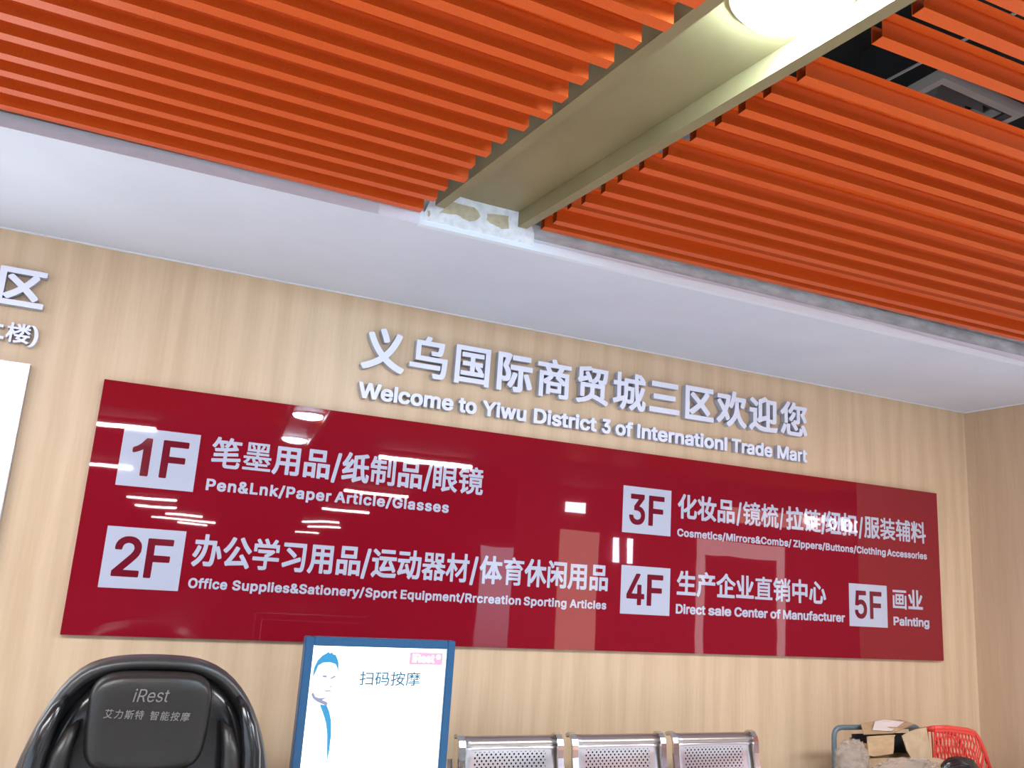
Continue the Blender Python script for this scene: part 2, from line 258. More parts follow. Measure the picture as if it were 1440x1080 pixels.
  '楼': ('(*3,))3-)23&)40|*20{*<0t*D0y+?0z+)1L*`20*_2F*h2R+@2k+^2k+i2`,51|,V1<,T0z,W0y,p0y,s0|,s2~,{3--}3-.,3$.-0~.00y.D0z.G18.r1|/=2n/E2v/[2w/d2t0E2Z0M2R0N2<0K26/]0z0g0w0n0n0n/v0c/n/./m/+/k/A/W0,/+0~.]1*.T1*.;0l-~0N-X04-X/m-j/?.-.v.G../(.,-c.#-Z-f-X-T---W-*0m-*0w,}0w+~0m+v/d+u/N+=/@+#.t*E0C)d0_)V0j)K0h)00.(Q/q(Q.u(~-j)N-#)-,:(q+&(V*T(N*:(O*2(W*&(u)r)8)q)Q)x)Z+H)s+t*#,0*.*p*V*i*^*h*w+G+u*,+w*#,%)~,s)|,s)r,i)Y,i)Q,q)5-P)3(W)&(N(-(N&~(V&|,@&K+0&=*s&1*g%u*g%m*o%Y+;%F+Y%F+s%k,Z&;-e&W.Z&q/c&o/h%e/j%^/r%_0r%i0{&|0|&}2~ .>+u,v+u,S+=,S+9-U*s-g+%.$+E.2+[ *3-+,+-+,N-y,U.#,r.$,r.},).A+6-f*n-R*V-R*N-U*L-K +y/m*F/m*>/p*2/h)7/h)4/c)|.R*L.h+2/4+g/Z', 1.0),
 },
 'M': {
  '笔': ('(032(H33)52|);2v)=2X)-2(+[2(+g1z+h1T,&2&,K3*,U33,l33-W2|-_2v-a2Y-Q2(0c2(0o1{0p1&0g0x.q0v/*0H/001/A0//H0)/r/H/r///j/&.`.l,0.K,%.G,%-u,(-r/M.2/g.2/o.*/x-E/x-//o-&,(,d,$,_,%,#0g,F0r,;0x+c0v+=0m+7,(*n,$*g,%)},,)o,L)g/6)i/F)s/N*2/V*q/`*z/w*z04*m0_*^0h*S0b)h0W)@0G(~00(j/e(Y/K(V,*(V+d(Z+N(_+6(k*s)0*i)S*f*b&=*F%q*F%g*N%`+I%k+U*Z+r*g+w*g,W*d,Y&a,@&E,A&<,I&6-A&?-M*Z-f*g-k*g.;*d.>().*&e.+&[.3&I.s&J/-&R/5)Q/D(j0v(V0v&{/x&N/B&1/D%H/r%H0/%o0]&C1J&s2T(&3& ){/H+G/V*w/t*k0&*l0<+,0X+A0v*60v*X0&*Y/g*P/[ ,%/^-:/l-t/x-H0v,{0w,T0<', 1.0),
  '墨': ('/b2T/f2L/e/L/^/I,@/I,=/F,=/+,B/(/o/(/t.|/s.:/k.6,@.6,=.3,=-k,B-h0i-g0n-_0n,y0j,s/V,q0R+u0[+i0[+W/y+3/k+3/d+7/b*W/^*P,@*P,=*M,=)s,B)p0o)p0v)j0t(w0m(t%g(v%d({%d)h%i)p+2)p+7)s+6*O(&*P&}*W&|+9&_+)&N+)%r+U%t+g&N,-&a,<(*,o(&,r%l,s%h,y%h-_%m-g+2-h+7-k+7.3+4.6&o.6&g.:&f.|&k/(+2/(+7/-+7/F+4/I&|/I&u/L&u2R&|2U +7+I+4+`*N+P*=+Q*),9)v,Z)u,q)3,r).,o)-,](k,((4+G+2+F /V+G/F+^.E,Z.G,q-7,q-d+}-d+m-^+g,x+P,l+P,g+U,T+},.,_,-,q*y,q+8,*,4,-,;,*,=+I,@+F )t0;)_0l)=1F)@1W)a1d(x1e(x0; *.1d*N11*g0X*d0G*H0;+60:+61d ,>0:,j0;,`0B,`0R--1<->1d,>1d -Q0;.^0;.^1e-s1d.51V.61B', 1.0),
  '用': ('0:2H0F280F)I0<)#/}(c/b(U/2(L-B(K-5(W,w)C,w)d-()p.h)n.y)s.z+e.u+j,W+i,V(^,J(O+<(N+.([+-+e+++j(v+i(e*k(O*%(9)O&y({&H(A&&(A%q(S%>({%<)A%m**&3*s&I+e&U,W&[-K&[28&g2G +--5+,.K)).J))-5 ,W-5.y-5.y.J,W.K ))/p+,/p+-0~))0~ ,W/p.y/p.y0~,W0~', 1.0),
  '品': ('+=-o+I-_+H(Z+:(N*/(N){([)x(|(=(|(:(y(9(Q(-(E%|(F%p(U%q-d&$-p 0c-n0n-_0l(U0_(K/S(K/E(W/D(y/A(|-O(|-K(y-J(Q->(E,0(G,$(U,&-e,6-p )z,I(:,I(;*G)z*G /C,I-K,I-K*G/C*G (N.V(M2T(Z2e.}2e/22X/3.Z/%.J(_.J -d/n-d1@)v1@)v/n', 1.0),
  '纸': ('0,3+0h2D0j1|0^1p0S1l.y1H.|/)/%.t0k.s0y.g0z-a0n-R/2-Q/--M/A+e/P*y/e*?/o*//t*4/x*S/|+O0-+^0M+^0u+C1-+:1:+.1:*`1,)Q0w)%0f(j0Q(Y0A(Q02(N/b(N/4(^.Z)<.6*7.9)Y.,)K+~(b+<(C*x(E*l(Q*K)0*K)O*c)h*k)w*h)z&-)(%c))%V):%J){%J*?%V*L*L+@*n+>*o+A*n,/(&+U&Z+K&5+=%u+<%d+I%N,/%N,Q%[,_%|,r&:-/((.1&g..&/-|%k-|%]./%F.o%F/7%k/U&K0X(*1l([3,(g37))37)n2r)z2f){2F)?0|(R/](T/W)-/_)^0V)p0k*60k*n0I*o2$*|23-S2Y.W2n/`3- ,:-Q,:*B-^*h-}*h.**e-m,5-`-P *n/Z)~.G)/-7*L-L*n-M -O11,:0|,:.t-W.t', 1.0),
  '制': ('*D(L)@(L)6(U)6,I)3,N(=,N(8,K(7)K(-)C&1)B&$)K&$-Z&/-d)1-d)6-g)6.A)3.D%].D%P.L%L/p%y0h&A1p&V2h&a2r&z2s(e2e(n2](o2B(_1S)51T)62|)<3)*B3+*O2|*P1T,[1S,f1J,g0H,`0?*R0=*O0;*O/]*T/Y-*/X-3/N-3.L-%.D*R.D*O.A*O-i*T-d,`-d,j-Z,h)u,_)b,Q)T,8)G+n)A*n)?*`)I*P){*O(W 0_3$0j2t0h)>0b)*0X(w0F(f02([/Q(P.0(O.((W-i)K-k)j-s)p/E)n/N)s/O2x/Y3$ *P*P+T*S+T,M*P,M -[2-.^2-.i1~.i+[.^+N-[+N-P+Y-P1| &t/Z)5/Z)50<(50=', 1.0),
  '眼': ('*z2]092]0F2T0E-E0},d0~,M0C+x/5+2/R*i/w*F0W)y1%)d10)Y10)A0O(U07(U/L)#.])j.,*K.-)M.$)C-u)?+p(f+2(N*v(O*o(U*_(w*K)8*K)O*e)h*q*0*q2P %x)?%p)K%p2@%|2I*82H*A2<*A*G*6*>(&*>(#*:(#)I&x)A ,.-=,.*2-f*T.&*Q-S+M-3,?,t-= ($+O)5+O)5,`($,_ /|-=.4->.1-;.U,8/@,g ($-o)5-o)5.z($.{ //.P///D/,/I,2/I,-/F,-.R,0.M/*.M ($0/)50/)518($19 //0X//1H/,1M,21M,-1J,-0Z,00U/*0U', 1.0),
  '镜': ('0J.|0R.q0Q+Q0G+H/5+G/5)f/:)_/})a0+*,0-*`05*j0K*j0_*_1(*S12*G1.)d1()A0t(y0_(e0M(^09(Z.d(].O(a.@(k.-)%.&)<.$+E-}+H-M+H-I+E-B*i-1*.,n)W,b)J,8)(+Y(e*h(M*N(N){)2){)G*))P*l)a+>)u+g*6+~*W,3+,,6+E,2+H+>+H+4+Q+5.v+@.} (1(X($(d&Z)E&Y)Y&[)`&{)}(2*I(4,G(/,J%j,K%b,U%b-K%m-W(3-X(4._(1.b&;.d&4.m&3/7%x/8%q/@%J0)%J09%N0C&%1$&A1P&i2F&|2z()3&(?3()$2p)-2h)-2T(r1o*T1o*_1f*_0l*V0b(=0b&e/r&i/o*D/o*N/g*O.m*H.d)D.a)C-Z)H-W*e-V*m-M*m,S*b,J)D,I)C*i)J*i*D+@*Z+@*c+7*s*U*s*C*h*5(|)+(B(Y /B,G/B,c/?,f,F,f,A,c,A,G,D,D/=,D /B-c/B-|/?.#,F.#,A-|,A-c,D-`/=-` *`/=*`03*g0<,,0=,10@+u0~+t15+,16*}1>*}22++2=-22=-$2b-%2v-,2}-n31.%31.23(.S2>0[2=0f240f1>0[16/u15/r0v/X0@/[0=0u0<0|030|/A0s/4*l/4 ._15-.16-*13-D0>.<0=.@0>.J0T', 1.0),
  '办': ('%I)-%J)O%Y)`&s*[(g+V)K,e)s-s*..~*3/X*1/d&&/d%v/t%v0~&$10*812*:3(*H35+U35+g3&+h12.j12.v1&.x0c.r/?.u/</O/M/m/M/z/A0S-|1%,U14+w14+U1*+J0;+//u+//j+9/Q,;/*-R.o.+.]+0.P*8.@)U.-)2-^(g-<(Z,x(V*w(Y*l(f*e).*Q)Y*R)z*`*+,O*$,d*,,r*E,z*d--+^-9-/-D/c+f/c+Z.T+D-A*v,(*3*i(~)J&T(A&4(B%w(^ )3/))?.x)?.T)--|(e-&(C,?&o+N&a+A&?+A%W+g%J+u%J,9%k,e&;-T&Y.9&z/8(+/C(L/C', 1.0),
  '公': ('0j)%0[(s/q(M/O(M/A([.l)S.`)a)a)@(a)7(7)-&r)-&d):&H**&H*K&R*X&q*i(**})),;*--s++/`+8/m+U/m,N/I,Z/=,Z.x,-.&+7,Z)z*p-d+&-f+,-]+9,e,I,e,i,r,w-[-;-{-;/#+~0@*00j)E *v2Z+$2P+$20*Z18*50N)X/R)+.p(S.5&e-J&E-J%].#%R./%R.P&K/F(70B(e1-)31z)S2f)a2r*&2s ,^2]-H2z-n2y-|2h.A2+.o1>/E0U0&/i0U/817.[17.80u-z0J-K0%-L/<.5.,/[-,1-,Q20,Q2P', 1.0),
  '学': ('0|+c0o+X,J+W,I)@,B)(,5(p+z(_+>(P*](L)L(L)B(U)5(y(~)A(~)^)-)g*r)e++)i+-)w+-+W%i+X%`+c%`,g%m,r++,r+-,u+/-X+>-d,:./,6.2(].3(S.?(S/;(]/E.(/E.S/I/2.y/1.X.b.5-p-Z,N,s0s,q0|,g 0j.c0^.Y/Y.Y/P.a/N0$/K0((70((20$(0.a(&.Y%|.Z%t.g%t15%~1=(N1>(91b&j2>&j2X&t2g(R3$(p3$)*2j)k1n)|1L)~1>+B1=+E1@+?1P*d2V*d2r*t2~+R39+n39+x3.,J2@,h1],p1>-Y1=-b1A.82/.e2|.m3)/.3)/y2k0&2`0%2F/<1>0_1=0j15', 1.0),
  '习': ('&:2:&J2G072G0F2<0H1:0@,i02*I0#)U/n)0/I(e/,(U.`(N,[(Q,O(^,H)%,7)K,8)j,D)v.@)r.K)x.W*8.e*w.n,=.v.i.w0|&H0}&:11 .D-E.P,c.P,C.C,3&q)w&P)w&D*(&**q&++7&7+D)P,+-n-U.6-U (R/~)10])V0_+//T,L.O,].?,]-{+x-7+U-7*9.A(]/Q(R/]', 1.0),
  '运': ('1<)[1-)21%(h0t(Y0k(W.I(N,$(N*|(X*8(k)])*(t)X(c)a(J)Q(2):&I(D&&(C%D)4%B)U&+*@&w*y&w-u&t-x%R-z%H.+%H/3%X/@)3/@)@/4)A*}*/*K*V*7+.*&+n)x,N)t.^)x1-*-1<){ )J/n)Z/{1#/z10/m10.i1#.X.p.V/j-+0b+S0s+20s*m0g*a/}*>/^*@/P*M/2+-+Y*j++*d*X*X*8*Y***i)n+S)n+u*2,3*P,a*q-=+L.T+H.W)V.X)I.g ,$,;.H,K-X-q-Y.8-f.C.0.V-6.V,j-_ %c1z&C2X&g2X)]19)o1&)o0c)//|(j/|(70J%m1M%c1X *22B*B2Q052Q0D2B0D1:041,*@1,*21:', 1.0),
  '动': ('.M2~.Z2p.Y0_0s0^1&0N0|-q0l*}0`){0S)K0B)*/w(a/Q(T-W(T-G(d-@),-0)Y,|)A,4(H+l(G+%)0+%)M+M)}*~)~*s*.*d*Z(3*$&H)g&&)i%v)u%_*^%^*{%y+?&;,%&]--&y.9&v.<%_.>%S.J%U/R%e/^+U/_+W0N+d0]-00_-52t-B3# /U/8.W/8.S/3.L./.:,c-|+Q-X*I-C*#-F)|.o)v/%)|/2*8/>*o/H+k/T-{/X/3 -)/7,%/7,$.J+t.<)Q.;)3-+(b+^*;+{*7,3)l-9)l-X)z-g*]-x*x-x+*-m+1-_,0+&,X,/,p-7-$.J %x20&-2=+b2=+o2/+n1++^0y&)0z%x1-', 1.0),
  '器': ('0,2X032N02/;0(/2.a/1/8.l/B.a/E.L0v.J0~.A0}-E0s-<.O-;.o-$/U,_0O,=11,,1:,#1:+g0~+O0_+$03+%01(Y0((R/((R.y([.u(k-I(k-E(h-D(U-<(M,:(N,3(Y,4,7,>,@-W,@-Z,C-.,f,U-;*n-<)g,A+4,@+?,7+>(Z+4(R*4(R**([*&(k(c(k(^(h(](U(T(M&R(N&K(Y&K+#&1*v%u*x%D+[%D+u%M+}&7,?(),g(o-;%c-<%Y-G%Z.C%g.K*-.L*?.a*Y//*V/2&X/2&M/9&M2T&X2Z+72Y+?2N+?/c+~/U,-/H,-/1+f.L-I.K-P.L-N.N,y.d,r.l,q/),u/1,</2,2/;,22R,>2Z *)){*)+0(_+0(_){ -E){.w){.w+0-F+0 *)0B*)1L(]1L(]0B -C0B.w0B.w1L-D1L', 1.0),
  '材': ('/t3./|3$/|0j0%0g1#0g1-0a1./Z1#/M0%/M/|/J/|)Y/x)6/n({/Q(a/0(T.G(L-,(L,}(U,d)E,d)b,l)j-{)i.Y)m.])w.[-V-f,B-$+Q,4*a+^*7+?*8*`*{*a+?+J+v+z,H,f->-F.5-x/)../L+J/M+@/R+8/M)~/M){/L)}/F+^-O+_-5+),H*f,F*Z,R)p-X)o(U)d(L(Y(M(Q(Y(P,`&s+O&P*v&/*O%q*N%h*U%<+C%<+_%b,1&,,k&S-X&s.C(;/J(7/M%h/N%`/X%a0a%k0i(P0j(Q3$(_3/)d3/)o3&)p0j+80i+@0d+J0g.Y0h.]0l.]3&.h3/', 1.0),
  '体': ('&p(H&d(W&d-k&a-l&9-@%s-@%f-M%Q-u%<.7%<.X%y/L&[0R(+1L(d3$(n3/)>3/)v2z*+2l*+2H)T0{,D0|,E3&,S33-[33-m3$-n0|0{0{1-0p1./e0}/V.W/U.T/R//.5/c-907,P0d+w1B+A1B*}0[*907*7/Y*n/W*W/K*K-n*I-l(W-^(K,S(K,E(Y,D*I*d*J*U*W*T*l)t*3)V*3)/*Z)-(S(z(G )/+Z)Q+y)},Q*X-E+&.1+a/R+[/U)F/V):/e)90A).0+ ,D-]+a,E+A+s+B+n,D+o -n-_-m+o.o+o.M,K', 1.0),
  '育': ('(@(M(8(Y(8.C(?.M/*.O/-.R.S/#)X.f(n.`(5.S&x.T&p.]&X/J&X/g&a/o(30%(P0:)60n%m0p%d0z%f1x%q2#+,2#+-2+*n2Y*n2r*z2|+h35+|35,)3,,f2#0o1}0v1t0v0|0m0p.F0n/}/O0F/+0F.o0;.d/b.</J.7/J)K/F),/:(r/,(c.s(Y.:(N,H(L,<(V,#)8,#)O,*)V.*)X.1)`.1*C..*F)R*F)O*A)N(U)D(L .1+M.1+o..+r)T+r)O+o)O+M)R+J.,+J .1,{.1-A..-D)T-D)O-A)O,{)R,x.,,x *8/z-:0-,c0Z,`0o+<0o', 1.0),
  '休': ('(,(H&{(W&{-~&2-7%k-7%_-C%3./%3.R&@/g&s0P(K1H(s2:)42~)@3/)a3/)p3+*N2t*Z2f*Z2D*91R)`0J)c0E,L0F,M2v,[3&-h3&-t2t-u0F0{0E1.091./-0}.z.`.y.[.v/9-_/k,k09,10h+U1G*w1G*W0~*60`)m0=)m/X*S/.+-.X+s-u-)-t(Q-f(E,Y(E,M(U,L,q+m+k+8*~*e*G*))i)a)g)H*$)E(Q)9(G )H+@)X+M*,,%*c,q+;-k+a.X+l.y)R.y)H.}', 1.0),
  '闲': ('%|0`()0`(80P(8(W()(G%|(G%n(U%n0N )w2Y*+2e0W2e0h2X0h)f0d)>0^),0T(y0=(e0(([/[(R.s(N-h(O-[([-A)K-A)l-M)x/6)v/@){/@1@*&1B)u1P /4///5.-/(-z-=-y.N,Z/.+l/.+K.E*m.%*m,w,5,N,`,L)O,@)A+<)A+.)M+,,B*O+Y)t*~)<*R(w*S(<+9(>+[(|,.)O,X*)-<*N-w*J-z(a-z(S.-(T//(c/<+,/<+.0Z+:0i,>0i,K0_,N/</%/< &;2X&F2e&~3+(E3*)628)|1:*/1$*/0[){0L)H0*(}0)(p07(117&;28', 1.0),
  '化': ('0M(q0*(^/U(V-4(V,d(Z,F(c+})#+j)E+a)l+_*6+^+h*X+4*8+5)d+f)c(Q)R(E(F(E(9(Q(7.1&K-E&+-D%x-R%H.=%H.]&M/k(*0X(V1D)%26)H3()S34)t35*b2z*o2j*o2N*e24*A1D)d09)d,O*X,x+_-]+_2n+l2~,}3#-12r-2.l.3/e.c0>/b1V0*1V0k1+0y0y0w0R/r/7.S-v-1,i-1*M-7*.-I*%/8*$/N*,/Y*C/b*m/j,7/w,E0=,E0m,+1,+}16+s18+U12*e1%)q0r)A', 1.0),
  '妆': ('1+)20;(O/w(O._)U-s*.-3)Q,^)1,%(o++(K*r(E*P(E*D(Q*)({*&(Q)v(E(l(F(`(S(_+x&=*c%x*e%k*r%B+Q%D+u&~-B(T-p(`-~(_.t(B.d&|.d&q.o&7/k%J0p%K17%X1E&11e&T1e(_0B(`3((n35)t35*(3&*)0X+x0W+|0],<1b,Y3&,j35-235-v3,.&2|.&2T-U0X1(0W160J14/;1(/00*/00$/+/j-i/U,}/8,-.o+C0u)g1,)S *+/0*(/+*()h*+)d*`)u+P*;,6*c,Y+%*f,7*U,G*U,k++.$+N// .Q//-,//,C-),A,},E,w-S,6-l,a..-O.D.A', 1.0),
  '梳': (',%-k,/-a,/+s,$*y+n*?+N)a*p(|*/(M)p(M):),)9)A)D)N)y)s*2*,*E*A*a*q*r+M*y+w*{-c++-l (-(O(#([&~,Q&G+5&5*s&)*g%o*g%f*m%>+_%>+u%W,A&7-e&S.V&p/e&m/h%_/j%W/r%X0r%c0{&~0|(%3&(/3-))3-)53$)61$)90{*10|*21Z*<1e,t1f,Q2V,Q2n,^2x->31-W31-`3(.020.@1f0m1c0t1Z0t0e0l0X/?0W/;0T00/Q0y.C0x.&0;-T/}-U/S.6,$-{+D-v*n-j*W-k*M-w*8.Z*8.v*@/#*Z/.*q/A+V0;+h0V*H0W*E0T*E/r*=/i)6/g)6/a*P-c*Q-I)z,h)c,f)W,o)7-R)5(W)+(N .^-i/[-j/f-a/g)c/})a0*)m0/*=0/+%07+00Q+00g*|1**p14*e12)s1*)40x(u0[(_0C(X/:(X.q(h.b(w.Z)(.T)I.T-] ,p-j-l-j-v-_-v)#-l(s,p(s,e(},e-] ,G/5.c/A.,0+.,0B.C0V-C0V', 1.0),
  '拉': ('1:({1,(q*&(q)s({)q**)~*8+w*:+Z,S+//&+0/G+</S+z/b,B/a,P/P,~-%-?*}->*P-2*E,i*:-[*9-`*;-p*y.9,m.a/].n/k*T/k*B/W)H/W)C/T)D.-*$.<*F.:*S.+*[-+*J,t)C,U)C)Q)?),)9(w(t(W(P(K(+(G&1(G%}(S%h):%i)]%w)i&r)i&w)l&w,,&r,.&/+v%j+w%],,%J,g%H-1%V-A&w-a&w/T&t/W%_/Y%S/g%S0l%c0{&w0|&w3&(&33)535)C3()C1$)F0{*B0{*T13,r14,c1r,K2X,K2x,[3+-@3;-d3;-p3..82$.F1J.G140m130z1)0|/z0p/m/:/k0&/]02/P03/1/_,I/0*;/4*91/*81<**', 1.0),
  '链': ('&_3(&v3)(V2t(_2m(`2T(M1t(P1o*&1o*)1r)y20)y2B*$2I*`2_*v2_+)2N+d16+e1_+n1i-.1k-I2|-U3/-f3/.M2|.[2r.[2^.E1j0u1i1$1b1&0j0y0`-{0_-C/7-H/4-{/5-|0F.(0O.{0Q/-0F/./50a/20h/)0e.20[.*/..)/--%/2,~0s,}0|,s0z+y0q+r/.+q/-**.{)z.,)z-}*(-{+q+r+t+q+q+r*k,Y*=-%*+-W)z.<)t/O)v1-*$16)w16)b1+)<1%(s0{(m0g(i/Q(e-u(e-M(i,l(w,N)(+B)h*y)M*8(Y*$(Y)s(f)F)I)D)^(J(}($([&m([&f(b&<)<&<)K&a)}&n*G&n,=&k,@%_,B%W,K%W-?%c-L&m-M&n.X&k.[&$.^%z.g%y/3%q/4%g/>%B0&%B09%^0_&,1T&I2J&V2z (~.Z(~-M*1-J*7-A*7,M*-,@(~,?(}*m)&*m)_+6)r+6)|+**8*L*c*i*c-y*`-{)d-|)[.+)Z.Z -{-#-{.),}.*,U.#,D-x,2-x,*.$+r.]+r,| &R/k&V/h)p/h)z/_)|/1+f/0+t.},%/,,5/C,f0],d0`+z0`+v0H+n0@+20**t0**l03*X0h*41X*30l*+0c($0b', 1.0),
  '纽': ('0F2d0R2V0R1z0:-s/x*./}*+1#*+11)z12(n1((a*$(_)q(n)q)s)n)x&))%%e)%%Y)0%H)y%H*?%V*M*)+P*H+O*V+A*c*`*c*A*T*2*E*,+L*,+u-A*d-D*Y-P*Y.X*h.h,).i,A1@,<1C*Y1D*M1T*M2V*X2c .h-A-G-A,{*,.E*+.L*. )&39)r2q)~2d*#2D)C1$(S/](|/a)W0g)d0s*-0s*j0M*x0>*y/z*s/n*+.Z),-;*/-J*M-I*Y-;*X,5*L,)&t+S&1+>%k+?%_+K%H,3%H,W%T,d%o,r&0-3&u./&V.,&+-|%d-|%X.-%>.x%>/=%b/X&G0_(%1p(U3,(c39 /#1B-q1B-W.i.r.i', 1.0),
  '扣': ('0N200N(u0A(k/2(k/$(y/$)d.})g,>)g,9)d,9(r,-(d*y(d*m(r*m,o*j,r)N,M)M)<)G(})=(n)&(Y(X(K(7(G&+(H%z(W%d):%d)^%s)j&v)i($)l(%,#%z+d%]+e%P+p%L+}%>,Z%>,}%M-2(%-X(%/g&|/j%V/k%J/x%J0~%X12($13((3*(535)<35)L3))M16)P12*`12*l1**m2-*|2;0?2; /#+//#0r,:0r,:+0 *l/q*`/j)N/i)N.#*D.:*`.:*l.2', 1.0),
  '服': ('*l2e*u2X*u)@*o)#*g(r*T(_*)(O)T(J(c(J(V(R(@)A(A)^(J)e)V)e)])h)^,3)X,6(F,6(B,/(=+S(,*=&g)%&W([&L(L&-(K%u(Z%K(o%D(u%D)2%c**%w*y&,,5&4-Z&42[&A2e +P(K+G(W+G2Y+T2c0Q2c0Z2V0Z/|0Q/_0C/M0*/>/g/8/(/4.%/4-w/?-a/z-a0<-l0E/*0C/=0F/@0P/@1J,d1K,a1F,a.z,f.w0C.y0k.k0w.b0u.;0Q,q0*+m/Q*k01*40[)q11)T18)K18)00[(K0=(K/J)#.`)e-j(y-.(Q,n(Q,b(],`(R,U(K ,b-*,b)n-@*<-n*m-C+Y -n-_.1,o.G,C.Z+}.`+{/(,e/G-_ (J-N)]-O)].q(J.q (J0/)]0/)]1L(J1L', 1.0),
  '装': ('.,3+.52|.61V0c1U0n1L0n0V0e0L.:0K.50H.6/)0Q/(0Z.x0Y.$0M-x,:-x,7-u,Y-40u-20|-)0z,30q,-/},,0B+k0@+S/e+-.`*Q/S*)00)q1#)[1,)S1,)@0r)(0^(_0O(T0?(U/?(q.K)9-M)q,t*D,(+>+^+y*n+C*/*z*.)y,U*J,f*J,q*?,k)K,W)A)x(f(z(K(e(K([(S(D)2(C)E(K)O(c)Z(o)h(w*%(v*F&V){&=)t&$)t%w){%N*W%N*m%V*v&?+)(c+R)>+k)r,,%e,-%[,7%]-+%i-4+.-5*w-]*w-o*}-w*h-x*`.$*`.z*j/(,y/),z0H,v0K*J0L*A0V*B1L*L1U,y1V,{2~-*3+ /.,,,},-,y,*-?+Y-b+8.^+i */-N)3-N))-V)&.{&&.)%o.)%f.1%L.o%L/)%R/0)$08)(0<)&0}(M0J(90J&]1%%m1b%m1y&F2N&Z2N&r2?(L1q)&1?))2~)33+*+3+*72~*7-Z', 1.0),
  '辅': ('0G(g0=(_/o(T.y(R.p(Y.X)A.X)U.d)_/Q)_/R*u/M*x.U*x.R*s.R(`.G(V-Q(W-I(b-H*w,L*x,G*s,F([,:(R+F(R+<([+</k+F/s-B/s-E/x-E0J-B0M+)0M*y0V*x0f*l0[(t0Z(V/R(1.C(o.C(q/~(z0*)p0*){/z)|.C*n.B*y.7*w-=*n-6)~-6){-3)|,7*d,B*|,A+),7+-+C+$+7)|+#){(b)t(V(z(T(p(^(n*j%x*H%c*J%Z*W%N+2%M+S%V+[(n,#(o-1(l-6&g-6&C-0&1-(%|-)%t-1%_-q%_.+%m.9&#.Z&K/n&_0X&Z0[%]0[%S0c%S1d%]1k&x1l(22~(?3+(P3+):2x)B2q)C2T)71l*l1k*v1b*x1M+)1W-D1W-E2|-O3+.M3+.V2~.W2_/,3&/C3)0c2,0j2$0j1j0X1X0{1V1)1L1)0X0|0N.[0M.V0H.V/v.Y/s0U/s0`/k0`)@0Y(} ,G,(-H,&-H,s,H,s .S,(/Q,&/Q,s.S,s ,G-~-H-~-H.g,H.g .S-~/Q-~/Q.g.S.g /T1X.W2A.W1W', 1.0),
  '料': ('/d(N.[(L.Q(U.O+C+P*n+0*n+#*{*v+L*Z+/*<+1)V,@)U(Y)N(N(H(L(>(U(=+m&m*q&<)}&/)r%s)r%j)y%B*g%B+*%b+S&0,?&]-C&x.-&t.0%].0%R.9%R/?%]/G&1/G&4/J&#0R%Y1r%Z22%c2;&?2K&V2K&`2D(#1J(=0A(>3$(H3-)M3,)U2|)V08)o0~*52F*>2M*Z2M+>2=+F25+F1t*P/H+:/G+F/:+^/U+z/U,p/(-[.O-t.7-t-y-`-R-I-4-.-2,@-m+H.G+D.9+:.0)k./+$,O+:,-.O,c.P3$.^3//`3//h3(/j,{/w,z0Y-*0~-)1*,{16,716+}1-+q/k+Y/j(Y &}/H(;/G(=/P -s/t-T/t,r0U+f1E+f1b,72B,S2C,r21-p1K.E0w.F0V', 1.0),
  '生': ('1)(p0u(e%e(e%U(p%S)}%a*0+$*1+)*4+),C&v,D&h,U&h-Z&t-i+)-k+)/Z(|/Z(=.L&y-~&g-l&F-l%a.<%T.I%T.k%{/?&[0D(*1B(W2t(c3#))3$)r2p*$2b*$2>)[1+)_1(+)1)+*3(+835,D35,T3&,U1)0C1(0R0x0T/k0G/[,U/Z,U-k0#-i01-Z01,U/},D,U,C,T*4,Y*10y*01*)}', 1.0),
  '产': ('&/(?%B({%@)@%e*%%{*^&2+M&>,]&>.t&L/%)R/%)U/)(r03(p0L&?0M&20X&21h&A1s+&1s+$1|*`2P*`2r*l2~+W35+|35,-3(,V2J,t1s0K1q0V1d0U0Y0G0M/,0L/*0-.L/&0c/%0p.s0n-e0_-Y(j-X(j,A(d+U(V*e(C)u(()0&_(O&N(? *N0L*|/]+1/=+2/&+6/%,h/&-L0J-H0M', 1.0),
  '企': ('0s(p0c(c%z(c%l(r%l)u%z*)(5**(6.&(D.6)N.6)].))^**+/**+00$+>02,N02,]/~,^-]/b-[/p-K/p,G/d,9,^,7,^**0g*(0t)u %>.i%>/-%L/;&N/f(?06)P1(*O1z*o2@+K30+[3=+|3=,b2y,m2l,m2N,f2=-B1`-}1-.^0[/K0.13/;1B/)1B.i1%.K0l.+0_-z0=-z.m.f-s/B-./w+l13*l04)q/H)).r(7.D&E-z%~-{', 1.0),
  '业': ('0~)*0o(z%f({%Y).%Y*6%g*F)_*F)c*K)c,5(p+t(P+t(D,%&g-m%p/v%q0=%|0I&e0^(+0](80P({.s)c-&)d2x)t3)+$3)+12z+3*I+8*F,J*G,K2t,Y3&-g3&-s2r-s-5.[.Z/G0J/S0Y/u0Z0^0;0j0+0j/i0B.i/U-1.v+}.f+m.G+l-s,%-s*I-w*F0s*F1$*8', 1.0),
  '直': ('%](v%U)#%U)u%^*%(+*&(0**(00F(=0O*f0O*k0R*q0x*l0}%z0}%r1/%r2$%x2.*~20+.3$+63-+F3-,B3#,I2t,I2[,A24,D200W2/0b2)0d1-0[0},00},$0R,(0O/E0O/Q0F/R**/W*&0{*$1&)u1&)#0{(v .=**.=*[.:*_)F*_)A*[)A**)D*&.8*& .=+e.=,9.:,<)F,<)A,9)A+e)D+b.8+b .=-A.=-i.:-l)F-l)A-i)A-A)D->.8-> .=.s.=/D.:/G)F/G)A/D)A.s)D.p.8.p', 1.0),
